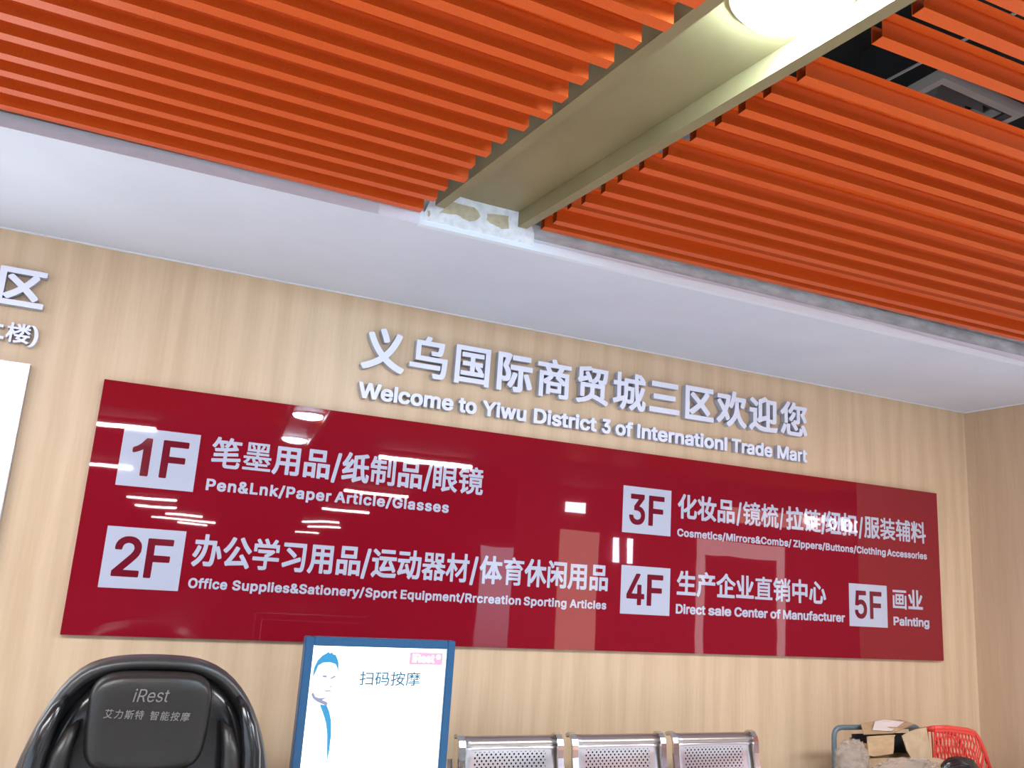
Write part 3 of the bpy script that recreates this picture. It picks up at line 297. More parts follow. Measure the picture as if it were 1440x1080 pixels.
  '销': ('0G(m0%(^/U(V.@(V.5(`..(}-{)E-{)^.*)g/A)g/P)j/Q*s,:*t,7*o,7(U,,(L+.(M+%(Y+$,L*v,H)T,H)Q,C)R*c*H+0*b+0*k+(*y*C*x*-*l)})F)4(R([(=(Z(4(b&j)E&j)Y&l)`(-){(=*G(=,E(9,H%l,I%d,S%d-M%o-Y(=-Z(=.](;.`&<.a&4.k&3/7%x/8%r/?%J0-%J0@%k0f&A1R&_20&|2z()3((H3)(~2t)/2j)/2N(t1l*t1k*~1b+#0a*v0U(70T&i/t&m/q*b/q*l/i*m.k*f.b)R._)Q-_)T-Y*v-Y+$-U+%/p+0/y+}/z+J11*s2)*s2@*|2H+Y2e+t2e,H1|,p13-)0Z-&0B,G/|,L/y-:/y-?/|-?2~-H3/.G3/.R3&.R/~.U/y/H/z.l0<.e0B.e0X/21@/y2k072m0w2P1$2H1%2/0n1d020Z/c/z0Y/y0d/n0d)G0Y)% /R,*/R,k/O,n,<,n,7,k,7,*,:,&/M,& /R-~/R.c/O.f,<.f,7.c,7-~,:-|/M-{', 1.0),
  '中': ('0U1)0U+S0G+F/8+G/++S/++}/(,$,Q,#,P(U,D(G+2(G+#(S*~,#(N,$(K+}(K+M(?+A&1+@%~+M%}1$&/15*~16+#3(+235,@35,P3&,Q160E16 *~-M*~/k(L/k(L-L ,Q-M/*-L/*/k,Q/k', 1.0),
  '心': (')B0+*R0,*a/z*a*=*g*(+&)|-H*#-U*/-^*?-m+A-o,--y,:.A,<.d,)/*+w/8+j/5*d/%)h.r)>.I(m.((^-Q(V*H(X)x(c)d(o)D)8)8)`)6*#)6/v (c/.(o.|(o.X([-3(;+S&s*:&g*-&E*-%V*L%J*Y%J*y%c+e&(-#&J//&V/;&t/< 0A*J/}*K/o*Y/b+7/:,].j-u.F.i.G//.Q/:/=/U/^/U/p/=0^-C0y,M1<+71<*u11*j )h20*F2k*n2k,A1`-B0m-v09-v/r-5//,p/.,F/Y+T0C)t1^)h1j', 1.0),
  '画': ('&(/R&1/Y(1/Y(=/P(?*7/;*7/@*;/A/X/K/b0L/a0T/T0S(Z0I(R/I(S/A([/@)#/=)&&.)(&%)4 (w0;)&0A.U0?.]05.Z+%.O*z(|*|(u+, +3,(+2-.)~--)~,& ,@,(-Q,&-Q--,@-. +3.5+2/9)~/9)~.5 ,@.5-Q.5-Q/9,@/9 &(1>&(2:&32E0G2E0T2:0T1>0I14&514', 1.0),
 },
 'R': {
  '扫': ('*o1z0=1{0F1v0F(d0A([/H([/D(b/D)E/A)H*l)H*d)M*c*A*h*H/?*H/D*M/C-E+0-F++-H+(-O+(.C+,.I/C.J/C0z*p0|*k1)*k1t &;(^&6(b%|)G%~)X(/)X(?)`(?,M%~,1%q,1%f,C%V,y%U--%Z-4(?-V(?/m(;/o%g/p%b/v%b0h%i0o(?0p(@2x(F2})<2})C2v)D0p*f0o*m0g*m/v*h/p)D/n)C-q)F-n*].0*h.0*o-{*u-7*j-/)D,g)C)I)7)$(|(m(X(a(5(]', 1.0),
  '码': ('/:(_.[(Z-^(^-U(d-N)*-A)I-A)U-I)].f)V.{)_/*)m/<*?/J+%/Z,9/b-3+t-4+>-6+7-=+X0r+l0u,J0q,V0j,T05,B./.E...T/;.g1D+,1F+(1N+(2<+,2C.y2C/:2G/i2A/p2</j18/J.1/O..0e..0j.&0j-a0P+,06)d0#):/p)#/Y(k &N)+&G)4&G,c&C,b&$,8%s,7%L-/%L-;%o-s&1.R&I/3&a/~(#1H&z1K%f1L%b1R%c2D%k2I*`2H*e2@*e1R*`1K))1J(g0)(J/$(N.}*@.}*G.x*G*%*>)|(F)|(C)y(C)2(@)- (F*x)F*x)K*{)K-{)H.#(H.#(C-|(C*} *a+(*a+s*h+z/(+z/1+s/1+(/**|*j*|', 1.0),
  '按': ('(12~)$3#)+2z)-0j*80i*?0c*?/p*;/k)-/i)--R*)-m**.V*/.^,%._,F/T,^0B,d0G-W0=-b07-b0&-8._0u.^0}.Y0~-i0{-b/m-_/W,i/@,(/,+Y.^*s02)x0w)D0w)80q)/0>(U02(U/0)>-u**,{)K,.)%*h(W*X(V*Q([*.)>*1)N+0)i+l*#,:*7,u*^,U*r*j+o*j+}+V-R+Z-]+U-`*L-_*S--*P,v),,I),)@)$)((y(w(g(g(@(Z&-(V&$(Z%w)#%j)A%m)R&|)T(*)Y(,,*(),,&z,*%u+g%c+g%_+k%L,a%P,h%],l(+-7(,/g(&/j%_/j%Y/p%Y0c%a0i(+0j(,2v .^-_,n-`,1,7-d+J.-,%.>,K.V-5 0p/;0g/6/u/6/o/:/n0V/k0[+J0[+E0X+D/:+>/6*J/6*E/?*F1T*N1Y-(1Y,e2b,e2r,l2w-d3)-r2h.81Y0g1Y0n1V', 1.0),
  '摩': ('%O)(%N)<%k*(&%*}&4+}&>-Z&>2&&A2.+^20+a24+K2d+L2s+W2x,F3+,N3&,v200m2/0t2-0v1@0s19/,17/+0X/.0S0a0S0h0P0j/n0e/h/U/h/R/e03/-0}.W1#.F0S-u0E-t/o.</,.{/,-|/=-}/`-`/r-M/p-?.b-*-6,x-1,s-1,I-4,F0C,E0H,?0H+^0?+X-4+X-1+U-1+.-6+)0s+(0x*{0x*?0u*:-4*8-1*4-1)@-%(w,p(g,[(_+z(V*V(W*<)8*;)C*B)J,()K,-)S,,*8(@*:(>*?(>*{(B+(,(+),-+,,-+U,*+X(w+Y(s+_(s,=(x,E,(,F,-,I,-,m,*,p*T,h)<,g)8,k)*-=)*-I)/-M,O-^.2-n.7-u.6.w-Q.>,{-x,j-z,A.L,F.Y-7//-n/e-l/h,g/i,c/n,d0O,l0S.60T.617++17++0T,S0S,Z0N,Z/n,U/h+A/g,N.~,R.z,R.o,*.B+x.@++.{+)-i*~-d*>-d*5-k*4.r)P.8(x-p(j-r(A.G(D.S)7/+)s/e)n/h(]/h(W/n(W0N(_0S*40T*516(@17(>13(>-Z(:,e(0+W&{*Q&a)K&?(V&1(U%q(n', 1.0),
  '艾': ('%_)G%_)S%g)Y&o)o)+*5*H*i*t+(*#,%)O,k(p.&(U.k(U.v(Y.z)B/4)N/3)S//)l.J*.-i*K-7+*,G+L+~+l+d,E,7,d,Z---1-`.7.%/3.0/:.>/9/*/%/..|/..o.d-m..,e-R+u,d+%-j*M.O*3/e)o0q)[0v)S0u)K0Z)(0H(b0?(]/*(s-h)=,d)i+j*A+&)u)h)?(a(y&?(X&,([ 0h1f0h0p0c0j.00i.//H.(/B-2/B-,/F-+0e-(0i*J0i*H/F*B/B)P/B)G/H)F0i%x0i%p0p%p1f%u1m)F1n)G2x)N3#*@3#*G2|*I1p*L1m-(1m-+1p--2|-43#.%3#./2x.01n0_1m', 1.0),
  '力': ('%g)5%f)C%m)J(+*B(w+5)_,;*7-R*Q._*Z/N*V/Q&+/R&%/Z&%0P&*0V*`0X*b2x*h2}+`2}+i2v+j0X0?0W0G0S0H0&0<-w/~+#/p*0/^)S/I)1/2(u.y(i.K(_-O(],Q(a,M(f,F).,3)`,5)f,<)i-%)c..)a.J)l.Y*(.p*q/+,Q/>/H/>/P/:/Q+e/P+X.G+;-)*k+u)~*a(z)V&T(S&E(T&2(n', 1.0),
  '斯': ('0v2D0x280s22051t/81U-I1+-I/<0w/<1#/71$.E0}.>/s.</p.9/p(`/m(X.w(V.p(^.p.7.m.<-I.;-F,e-?+o-/*w,p*,,N)E+f(I+W(I*{({*{).+7)M*n);*^)=*/*.)^*g)^*s)b*y*<+7*C+;*@+<(@+;)&+().*y)-*o(w*K(B)V&y)*&T(a&F(a%f)4%e)B&4)l&P*3(2+;%Z+<%S+C%S,/%V,6&X,8&[,;&[0T&X0W%g0Y%d0_%d1J%k1S&Z1T&[2j&_2q(P2s(X2o(Y1V(_1S*H1T*J2o*R2s+B2s+H2o+J1T,01S,71J,50Z,00W+L0W+I0T+I,;+L,8,6,8,>,0,I-3,J1m,S1s.K2D/;2^0*2}0<2z *M+;*z*b+T)s+x*^,.+; *H,9*H-/(Z-/(Z,9 *H.)*H.s(Z.s(Z.) *H/k*H0V(Z0V(Z/j', 1.0),
  '特': ('/=(k.y(_.O(X-:(W-3(^,y)K,y)U-#)Z.I)Z.Y)a.Y,Q*b,R*[,W*X,j)O,G)N([)F(V(X(V(Q(Y(N,*%~+Z%s+Z%n+_%^,O%_,Z%e,b(L-3(O-7(N/c&p/c&W.E&K-w&E-o&9-n%V.7%V.E%k/1%{0&&01D&42&&92/&E21(,1~(.1l&~0g(N0f(P2z(X3#)H3#)N2z)P0g*N0e*U0]*U/m*R/f)R/d)O/a)O-R)R-P*P-j*V-e*Z-L*d-Q.U-Q.Z-T.Z.V.W.[*T.[*M._*K/R*P/Z-6/[-;/_-:0l+00n+,0v+,1f+01l-:1n-<2|-B3$.23%.;2z.<1n0E1m0L1j0N0v0I0n.@0m.;0j.</]0s/[0|/T0|.c0x.]/b.[/].X/]-R0r-P0v-K0v,X0o,R/],Q/])I/S)( +6+}+n,E+~,G,Z+i-(+6-J*^-K*L,l*$,Y*#+|*|+6+p', 1.0),
  '智': ('(?(Z(>-;(B-C/:-D/A-@/B(b/>(Y.A(Y.=(`.=(y.8(|)D(|)A([)<(W(D(V .=)w.=*d.:*h)F*h)A*e)A)y)D)t.8)t .=+a.=,K.:,N)F,N)A,K)A+a)D+_.8+_ &|3&(n2u(t2q(u2`(e2,+T2,+]2&+]1:+W14*&14)}11)~0D+p0C+x0>+y/R+t/L)r/J+n.6+m.&+8-N+)-N)N.Z)0.5(c-i(+-@&?,v&/,x%X-R%X-_%]-d&9-|&m.@(2.Z(M.z(f/H(c/K%i/K%b/R%c0>%i0C&+0D%d0Z%c0j%z1*&I1j ,52+,<2.0;2,0>2$0<.&05.#,6.%,3.- -4.~/:.~/:1/-41/ &d0D(z0D(|13(913', 1.0),
  '能': ('+D/(+I.z+I)I+?)#+.(m*l(a*B(Z)D([)()E)()S)/)X*6)V*C)Y*D*o(;*p(8*k(7(^(1(X&=(Y&8(b&8.~&A/( ,=-m-6-n-<-i->,-.^,Z/o-6/}-40H,e0S,W0T,K0E,?/#+c->+0-=)u-D)e-[)]/g)_/v)l0#*00++%00+*0;+*0}*j1&*d0~*(0s)M0f).0K(o00(c/u(a-@(a,n(i,R(y,E)0,?)@,9)l,9-e *E+g*E,O*B,R(=,R(8,O(8+g(;+d*@+d *E-I*E.+*B..(=..(8.+(8-I(;-F*@-F ,=2|-62}-<2x->15.O1[/b21/q2/0F1V0H1F0E1A/u1..w0h->09-=/1-D.z-^.t/`.v/n/$/v/;/|0)0(0104010M/~0s/q0x/k0t/+0j.Z0[.?0O.20;.$/y-x-Y-v-4-x,r-~,Y./,N.9,A.N,9/$,92t +v/i+./E+&/F*{/L*f/y(9/j&//Y&&/c%j0H%j0T&:0z&L18((22(J2z(P3$(]3$)J2k)R2d)S2Y)%1d(A0e*;0n)Y1t)Y1~)a2+*62?*L2A*~1X+R0g+v/v', 1.0),
 },
 'B': {
  'W': ('-{/E-|/$,J)G,@)=+0);*})G*&,n)+)G(v);&m);&`)E%/.z%//D%9/O&=/Q&M/C(F+p)>/=)N/Q*Z/Q*i/D+b+o,[/C,n/Q-n/Q', 0.686),
  'e': ('&Z.#(7.0(~..)H.#)p-h*8-D*L,}*Z,Q*_,-*_+?*R+2&g+1&b+.&h*w&x*_(7*O(T*F(t*M)/*X)@*v)N+&)p+%*L*t*W*i*X*E*G)})w)Q)P)=(|)3(3)3&a)=&1)X%k)z%N*O%B*}%>+Q%@,1%H,Z%V-#%n-G&:-m &g,A)5,@)9,C)+,](|,h(],u(J,v(5,o&z,b&n,S', 0.404),
  'l': ('%X/Q&V/Q&f/C&f)K&V);%X);%J)I%J/A', 0.152),
  'c': (')L.#)q-k*?-A*T,q*T,O*F,A)j,2)L,2)>,?)/,^(|,j(Z,v(=,q&y,]&h,?&[+k&[+Q&b+4&n*q&}*[(;*M(T*F(r*O)&*X)5*i)>+$)L+2)l+2*J+#*W*q*W*S*R*E*@)~)z)Z)_)G)H)=(x)3(3)3&Z)?&2)W%n)w%Z*8%H*b%@+0%>+k%B,?%N,m%_-1%r-K&8-k&].#(9.0(p.0', 0.396),
  'o': (')H)=(x)3(3)3&Z)?&2)W%n)w%Z*8%L*U%@+0%>+k%B,?%N,m%_-1%r-K&8-k&].#(7.0(n.0):.*)P-})t-h*=-C*Z,k*i,(*i+7*_*^*J*2*7)s)p)S (T*F(z*R)3*e)G+5)M+e)A,=).,_(p,o(N,v(-,j&p,O&`,(&[+S&f+(&|*](;*M', 0.415),
  'm': (',d)G,U);+[);+K)G+I,M+<,h+,,q*r,w*^,q*K,e*;,?*;)G*-);)+)=({)K({,I(m,i(Z,s(H,v(#,e&n,=&k)G&]);%^)<%Q)K%R-y%a.*&Z.*&k-z(;.0(t.2):.,)J.#)l-c*1-{*R..*n.2+@.2+d.,,)-w,C-_,T-G,_-/,e,k', 0.61),
  't': ('(g);(N)7&i)7&J)=&1)J%q)g%d)}%^*C%^,q%Z,t%/,t$~-%$~-u%/.*%].+%^.x%k/,&m/,&y.x&z.+(].*(k-y(j-$(_,t&|,t&y,o&z*[(&*M(]*L(k*?(u)l(u)K', 0.227),
  'Y': ('(B);(4)I(3+e%3.x%./&%//D%=/Q&I/P&_/7(n-?(r-=*0/D*:/O+J/Q+V/C+T.z)Q+c)P)G)B);', 0.472),
  'i': ('%a.*&].*&l-w&l)K&]);%a);%Q)I%Q-u %L/C%b/X%s/a&H/b&V/]&p/F&w/9&y.i&u.V&_.>&L.5%u.4%e.:%M.R%F.c%F/1', 0.167),
  'w': (',X-y,X-X+B)Q+4)=*2);*$)G)F+X(f)E(V);&Z);&M)E%5-T%5-y%?.(&C.*&P-y(-+l(d-u(r.*)t.**)-w*^+n+;-y+L.*,J.*', 0.567),
  'u': ('%^.)&].*&k-y&n+*&t*o($*[(;*O(L*J(e*P(x*])+*o)3+*)8+K)8-y)H.**B.**P-y*Q)K*E)<)H);)9)I(a)7&o)7&?)G%o)o%_*0%Q*d%Q-w', 0.41),
  'D': ('%f)<%Y)K%Z/D%i/Q):/Q)n/G*D/1*w.c+9.=+L-q+Z-;+_,u+]+a+N+#+9*Q*{*0*Q)f*))O)a)C)+); &x*Q(p*R)D*_)c*o)w+%*5+S*C,9*C,U*;-)*/-I)w-i)h-w)D.0(j.<&x.;', 0.502),
  's': (')3.%)]-h)|-A*/,{*.,X)~,N)v,L)H,B)),B(v,N(e,l(X,s(@,z&r,l&j,Z&q,R(/,F)F,()e+q)}+Y*/+C*7*w*5*E*/*0){)q)_)T)F)E)&)9(a)3&o)3&7)A%o)X%T)u%H*0%@*K%@*g%M*v&$+&&J+%&Y*s&g*W&|*K(3*F(B*F(X*M(j*V(s*e(a*v&C+;%z+O%b+g%R,%%L,=%L,w%T-9%f-R&(-o&X.*&~.0(Z.0', 0.365),
  'r': ('%_);%Q)K%R-y%a.*&Z.*&i-{&x.((?.0)+.0)9-{)9,|)+,p(N,r(5,j&~,^&n,;&k)G&]);', 0.259),
  '3': ('%q/Q*P/Q*a/D*_.N)I-))h,{*1,h*M,M*a,3*m+w*u+S*u*m*m*I*X*$*1)Y)f)C)-)5(3)5&a)?&;)Q&))_%g)|%R*C%J*b%H+0%T+@&Z+@&g+4&n*u&|*a(9*R(X*J)$*P)B*a)P*w)W+0)K+W)B+d)1+p(]+~&m,$&`,1&b-+(d.;%p.=%d.J%d/A', 0.453),
  'f': ('%|);%n)I%n,q%k,t%1,t$~-$$~-y%1.*%m.+%n.]%x/&&%/5&J/W&z/h(g/h(|/c)-/^)7/P)7/1)).Z(v.M(V.M(H.Q(9.M(..7(1.*(v.*)(-{)*-)(x,t(1,t(.,q(-)G&z);', 0.254),
  'I': ('%c/Q&a/Q&o/C&p)K&a);%c);%S)I%S/A', 0.172),
  'n': ('*E)<)F);)8)G)6,9)-,U(~,e(n,o(V,v(9,m(&,b&t,I&n,5&k)G&Z);%a);%R)G%Q-u%^.)&Z.*&k-w(-.*(L.0)7..)J.*)h-w*4-Q*E-5*Q,W*Q)I', 0.41),
  'a': ('*/)<)3);)$)E(J)3&X)3&$)C%k)R%N)q%B*,%<*E%<+2%@+C%M+[%m+y&5,0&v,>(c,F(v,J({,O(n,j(],s(H,x(1,s&o,d&P,?&3,>%R,P%F,_%H-&%b-O&$-k&A-{&i.,().0(c.0)5.()T-u)c-l*&-I*3-3*;,k*;)K (|+5(?+/&i*{&X*i&Z*^&c*R(&*F(7*F(R*O(i*](q*i({+%', 0.389),
  'T': (')7);(9);(+)G().;%H.=%<.J%</A%I/Q*|/Q+1/D+1.J+$.<)J.<)E.9)E)K', 0.449),
  'd': ('*R/Q*_/A*_)G*N);)V);)F)G)+)9(i)3($)3&J)C&1)T%d*#%R*C%D*o%>+S%@,3%H,_%X-+%n-K&/-h&E-w&e.*(+.0(e.0(~.,)D-y)F/E)T/Q (H*H(X*H(l*O)**b);+%)E+Q)A,,)1,S(t,l(V,v(;,q&w,]&f,=&[+o&^+C&p*m($*X', 0.424),
  'M': (',f/O,q/A,o)E,b);+d);+S)G+R,E*B)I*2);)9);)*)K&t,H&s)G&e);%e)=%Y)K%[/F%k/Q()/Q(6/F)f+T+6/E+D/Q', 0.628),
  'P': ('%g);%Y)K%Z/D%i/Q)@/Q)d/K*//;*P.}*k._*x.E+&-~+)-%*~,a*o,;*],#*?+c*-+V)f+I)7+@&x+?&w)G&i); &x,W(z,X)<,a)Q,m)]-#)g-G)c-a)U-|):.4(v.<&x.;', 0.445),
  '&': ('+<)=*/);)n)S)H)A(~)7&x)5&H)A&1)M%~)V%T*(%F*C%@*^%>+4%B+W%P+w%[,,&8,a%~-%%n-G%j-Z%j.E%x.o&(.~&H/A&_/M&|/U(x/U):/M)R/?)o/$)z.q*+.V*/.?*/-m*+-T)p-+)T,h)6,O)4,I)f+i)n,7)z,C*v,D+),7+%+?*v*u*h*S+F)h+F)G (z*Y(-+[&v+R&h+A&^+,&^*w&m*]&z*R(F*F(l*P (@-Q(`-i(m.$(h.7(R.C(B.A(4.9(+.$(,-s', 0.448),
  'L': ('%g/Q&i/Q&w/D&x*Q*H*O*U*?*U)I*H);%k);%Z)G%Y/A', 0.393),
  '/': ('%9(I%-(U%-({&v/_()/k(~/k)//_)//;&A(U&3(I', 0.249),
  'k': ('%_/Q&]/Q&k/D&m,`)7.**D.**R-y*Q-V(x+{*])l*_)G*R);)@)<&v+#&l*w&j)E&]);%c);%R)G%Q/A', 0.381),
  'p': ('%_&b%Q&r%R-y%a.*&X.*&m-v(&.((P.0)+.0)X.%*#-k*G-G*T-3*i,a*s,%*s+?*m*m*]*=*H)x*-)Z)n)G)H)7)1)3(F)3(&);&m)F&k&m&]&a (X*H(i*H(|*O)9*b)K+%)W+^)N,3)A,S)),l(g,v(J,q(,,]&x,A&l+k&l+U&t+.()*g(;*T', 0.424),
  'G': ('(B);&t)K&H)i%z*:%Z*s%L+E%F+s%F,w%R-_%l.?%~.Y&C.{&o/?(?/Q(l/Y)T/Y*)/Q*@/I*n/0+F.W+X.;+g-u+m-Z+l-;+^-.*Z-/*M-;*4-n)t.,)].7):.@(t.;(_.4(@-}(3-p($-Z&l--&d,a&b,?&h+o&r+O(1*|(N*c)+*N)P*P)t*_*/*n*C+0*M+K*J+N)5+P)*+^),,X)9,d+b,d+q,S+q+Q+g*o+R*C+C*.*x)c*T)K*1)=)c)5(g)5', 0.52),
  'O': ('(B);&g)S&C)n%x*=%Z*s%L+E%F+q%F,w%P-V%b.+%|.U&F.}&m/=(@/Q(n/Y)X/Y*+/Q*N/C*z/%+J.R+l-q+x-G,#,w+~+q+r+.+_*Y+?*,*r)a*T)M*&);)a)5(e)5 )5*M)h*Z*3*u*R+M*]+m*c,;*a,c*X-/*?-e*+-{)n.0)P.;)7.@(e.5(L.*(4-q($-Z&p-9&b,K&j+g&v+E(/*~(8*s(X*](r*R', 0.533),
  'S': (')]/Q*4/9*c.i*r.N*z.7*{-X*n-N)n-N)`-])Z-q)N.*)/.;(n.B(N.?(-.2&z.$&p-c&w-R(/-D(g-/)t,l*>,W*g,3*|+m+)+K+)*i*~*K*k*%*J)_)p)?):)3(r)1(3)3&m)9&2)S%n)o%X*0%J*M%D*i%D+7%N+D&V+F&c+9&h*{&x*c(9*R(X*J(~*M)J*])_*q)g+0)]+D)>+U&e,&&J,3&+,H%i,f%V--%Q-C%Q.+%V.?%j.g&+/*&E/=&g/M(H/Y)//Y', 0.447),
  'E': ('*V);%k);%Z)G%Y/A%g/Q*P/Q*a/D*a.J*T.<&|.<&w.7&x-&*@-%*O,q*O+{*B+m&x+k&x*Q*V*O*c*?*c)I', 0.419),
  'q': ('*R&b)T&a)F&m)D)E)+)9(j)3($)3&]);&1)T%k)v%R*C%D*q%>+Q%@,3%H,_%X-+%n-K&0-i&T.#(+.0(c.0(~.,)D-w)X.**P.**_-y*_&r (H*H(X*H(l*O)**b);+%)E+Q)A,,)1,S(t,l(V,v(;,q&w,]&f,=&[+o&^+C&p*m($*X', 0.424),
  'R': ('%g/Q)R/O)x/E*8/7*H/,*k.c*z.E+(.)+,-_+)-#*|,]*m,=*J+t*7+e+=)h+=)G+1)<)z)=)p)G(i+I(c+L&x+K&w)I&m)=%i);%Z)G%Y/A &x.;&x,e)),f)N,t)X,~)e-=)g-T)a-m)S.&)<.4(v.<', 0.449),
  'g': ('*T.**a-u*a)8*](r*P(Q*C(>*$&{)]&g)9&](x&X(-&X&c&`&7&q%d(>%P(Y%P({%[),&3)H&P)H&o))(&(w(F(m(_(m(v(s)3)$)?)8)E)O)B)Q)/)G(p)A(;)?&o)C&=)V%i*&%N*S%@+2%@,5%F,X%X-+%p-M&6-m&P-}&v..(t..)F-w)V.* (X,v(;,q&w,]&f,=&[+q&`+?&p*u(-*_(J*T(n*Z)**i)=+0)G+a)?,5)3,Q(~,f', 0.425),
  'A': ('(@/Q)L/Q)Z/D+a)h+a)G+T);*J)=*>)K)m*m)h*p&~*p&O)G&C)<%=);%/)G%.)j%3)w(0/C (t-H(L,3(L,+)A,,', 0.48),
  'C': ('*D)E)a)5(g)5(+)C&Y)[&,**%l*O%Z*s%L+E%F+s%F,w%R-_%f.3&*.a&S/-()/I(P/U(p/Y)V/Y*</K*Z/=*v/*+@.`+_.-+k-]+k-?+^-/*Z-/*M-;*A-_*/-y)_.7)3.@(e.5(=-z($-Z&l--&b,A&p+S&|+9(7*t(g*V))*N)@*N)a*V)x*c*9*}*M+Q*Z+^+[+^+j+R+k+0+g*w+N*A+=***|)i', 0.51),
  'b': ('%_/Q&]/Q&k/E&m-x(3.,(N.0)+.0)X.%*#-k*G-G*c,s*m,O*s,#*s+?*i*^*R*,*=)l)u)K)Z)=)1)3(H)3(&);&k)I&X);%a);%R)G%Q/A (X*H(i*H(|*O)9*b)K+%)W+^)N,3)A,S)),l(g,v(J,q(,,]&x,A&l+k&l+U&t+.()*g(;*T', 0.424),
  'Z': ('*q)<%V);%G)G%F*:)..9)+.<%R.<%F.L%F/C%R/P*h/Q*x/E*x.P(6*Q*p*O*}*?*})I', 0.438),
  'B': ('%f/P)F/Q)_/M*&/A*:/5*[.s*g.c*y.1*{-I*v-1*m,u*R,U*x,.+-+i+3+I+3*i+/*O*~*2*o)w*D)S)z)C)D);%i);%Z)G%Y/A &x+m&x*Q)1*R)J*X)g*k)q+%)q+2)c+P)L+b(~+n &x-&(n-&))-+)D-7)R-E)^-_)]-i)R-~)B.2(x.<&x.;', 0.456),
  'h': ('%_/Q&]/Q&k/E&m-y(-.*(L.0)).0)B.,)o-s*=-E*J-#*Q,U*Q)I*D);)F);)8)G)6,9)-,U(~,e(n,o(V,v(9,m(&,b&t,I&n,5&k)G&Z);%a);%R)G%Q/A', 0.41),
  'v': ('%0-{%=.*&=.*&M-y(F+K)?-y)P.**P.**_-y*_-V)+)O(v);&t);&f)G%3-M%.-Z', 0.389),
  '1': (')B);(B);(4)G(3-?&?,p%x,p%l-#%m-h%z-u&M.5&q.V(B/=(V/Q)@/Q)O/C)O)K', 0.395),
  '2': ('%k);%^)I%_*;)%,o)G-G)M-g)E-~)9.2(~.=(c.D(F.;(0.+&~-k&y-I&m-<%m-<%`-K%`-~%h.G%z.j&C/4&r/O(F/Y))/Y)_/M*-/4*H.s*_.N*i.&*g-7*R,]*8,7(b*Q*d*O*q*A*q)G*`);', 0.453),
  '4': ('*6);)3)=)()I)(*E)$*J%R*J%D*W%F+S(Y/=(l/Q)p/Q)|/D)}/&($+a)&+a)(-9)4-G*4-H*A-=*C+c*F+a*~+`+.+S+/*[*~*K*D*I*C)I', 0.453),
  '5': ('*N/Q*[/A*Z.J*P.>(7.<(.-T(1-R(P-W))-W)T-O)}-;*K,o*e,E*s+i*s*}*g*K*V*-*1)_)X)?)/)5(;)5&a)C&9)]%y)w%j*2%Y*b%[+5%i+@&i+@&u+4&|*s(,*b(?*T(e*J)$*R)=*d)N+%)U+K)N+c)?,#)/,2(n,>(V,@(B,<&m+~%o,)%a,5%`,S%~/D&1/Q', 0.453),
  'F': ('%g);%Y)K%Z/D%k/Q*P/Q*]/A*].J*P.<&|.<&w.7&x,z*8,y*E,k*E+q*6+d&x+d&w)G&i);', 0.41),
  'y': ('%]&d%L&v%L(4%Z(j%g(v&;(u&H({&W):&`)U%3-M%.-Z%/-y%?.*&?.*&M-y(F+K)A-{)N.**R.**_-y*_-V(q(r(Z(D(7&w&o&d&X&_%q&_', 0.389),
 },
 'N': {
  '1': (')<)E(H)D(>)M(=-T&r-:&9,z%~,z%v-)%w-b&+-o&S.+&{.P(L/8(]/G):/G)E/=)E)Q', 0.395),
  '2': ('%q)E%h)O%h*6)0,i)O-=)Y-a)P.$)D.7)).G(].M(D.G(+.8&v-w&o-O&g-F%s-F%j-R%j-y%r.A&).d&H/*&x/E(L/O(~/O)X/C*&/**L.X*V.E*_-|*]-;*I,c*/,<)Y+_(G*G*^*F*g*;*g)M*Z)D', 0.453),
  '3': ('%w/G*J/G*V/?*T.T)4-#)c,q)z,f*:,P*],#*k+M*i*g*V*8*A)w*-)e)a)M)&)?(9)?&g)I&A)Z&/)i%q*&%]*I%Q*y%R+.%Z+6&T+6&]+.&h*g&v*V(3*I(R*@(v*B)<*N)P*`)a+*)a+;)Z+Q)L+j)@+t(p,*(P,.&t,/&j,7&l-%({.E%w.F%n.R%n/=', 0.453),
  '4': (')j/G)s/?)s/+&m+Y&q+V)1+V)3-6)<->*-->*9-5*9+Y*<+V*v+V+#+O+$*^*v*T*:*S*9)O*1)E)<)D)2)O)1*S%V*T%N*`%N+G(j/?(t/G', 0.453),
  '5': ('*H/G*Q/;*Q.P*J.H(-.E&|-C(V-M)7-K)X-A)v-2*A,i*Z,?*i+c*i+(*]*Q*L*3*+)i)R)I)))?(@)?&g)M&?)g%t*8%d*g%d+,%k+4&c+6&k+.&r*m($*X(B*G(X*@(j*@)3*M)G*^)X*{)a+E)X+i)J,()5,<(t,G(],K(=,E&g,-%u,2%j,;&-/?&9/G', 0.453),
  'F': ('%m)E%d)Q%d/?%q/G*J/G*S/;*S.P*J.F&n.E&o,q*2,o*;,e*;+y*1+n&o+m&m)M&c)D', 0.41),
 },
 'T': {
  'i': ('%q-j&L-j&O-g&O)[&L)V%q)V%n)Y%n-e &^.x&S._&F.T&9.O&&.P%t.V%h.c%b.v%j/5%x/A&+/E&C/C&N/<&Y//', 0.167),
  'R': ('%w/5)B/4)z.}*8.l*N.R*_.5*i-i*i-3*c,s*V,W*G,A*1,-)h+u)f+q*{)W*0)W)&+^(x+h&]+g&[)Y&V)V%v)W &].V&],I)-,H)N,P)o,g*$--**-V)|-|)r.4)d.B)L.O)+.W', 0.449),
  'e': ('(]-p)&-i)P-W)x-4*1,m*?,A*C+O*>+L&?+K&D*}&V*W&q*=(9*-(l*+)3*5)O*M)_*f*<*W*/*8*#*()V)c(|)P(B)N&|)U&V)e&A)t&$*8%p*Q%a+%%[+?%[+}%d,K%p,k&&-.&?-H&Z-[&|-i &?,%)Z,$)`,*)V,O)>,w(~-0(_-8(F-8&x-,&W,k&F,K', 0.404),
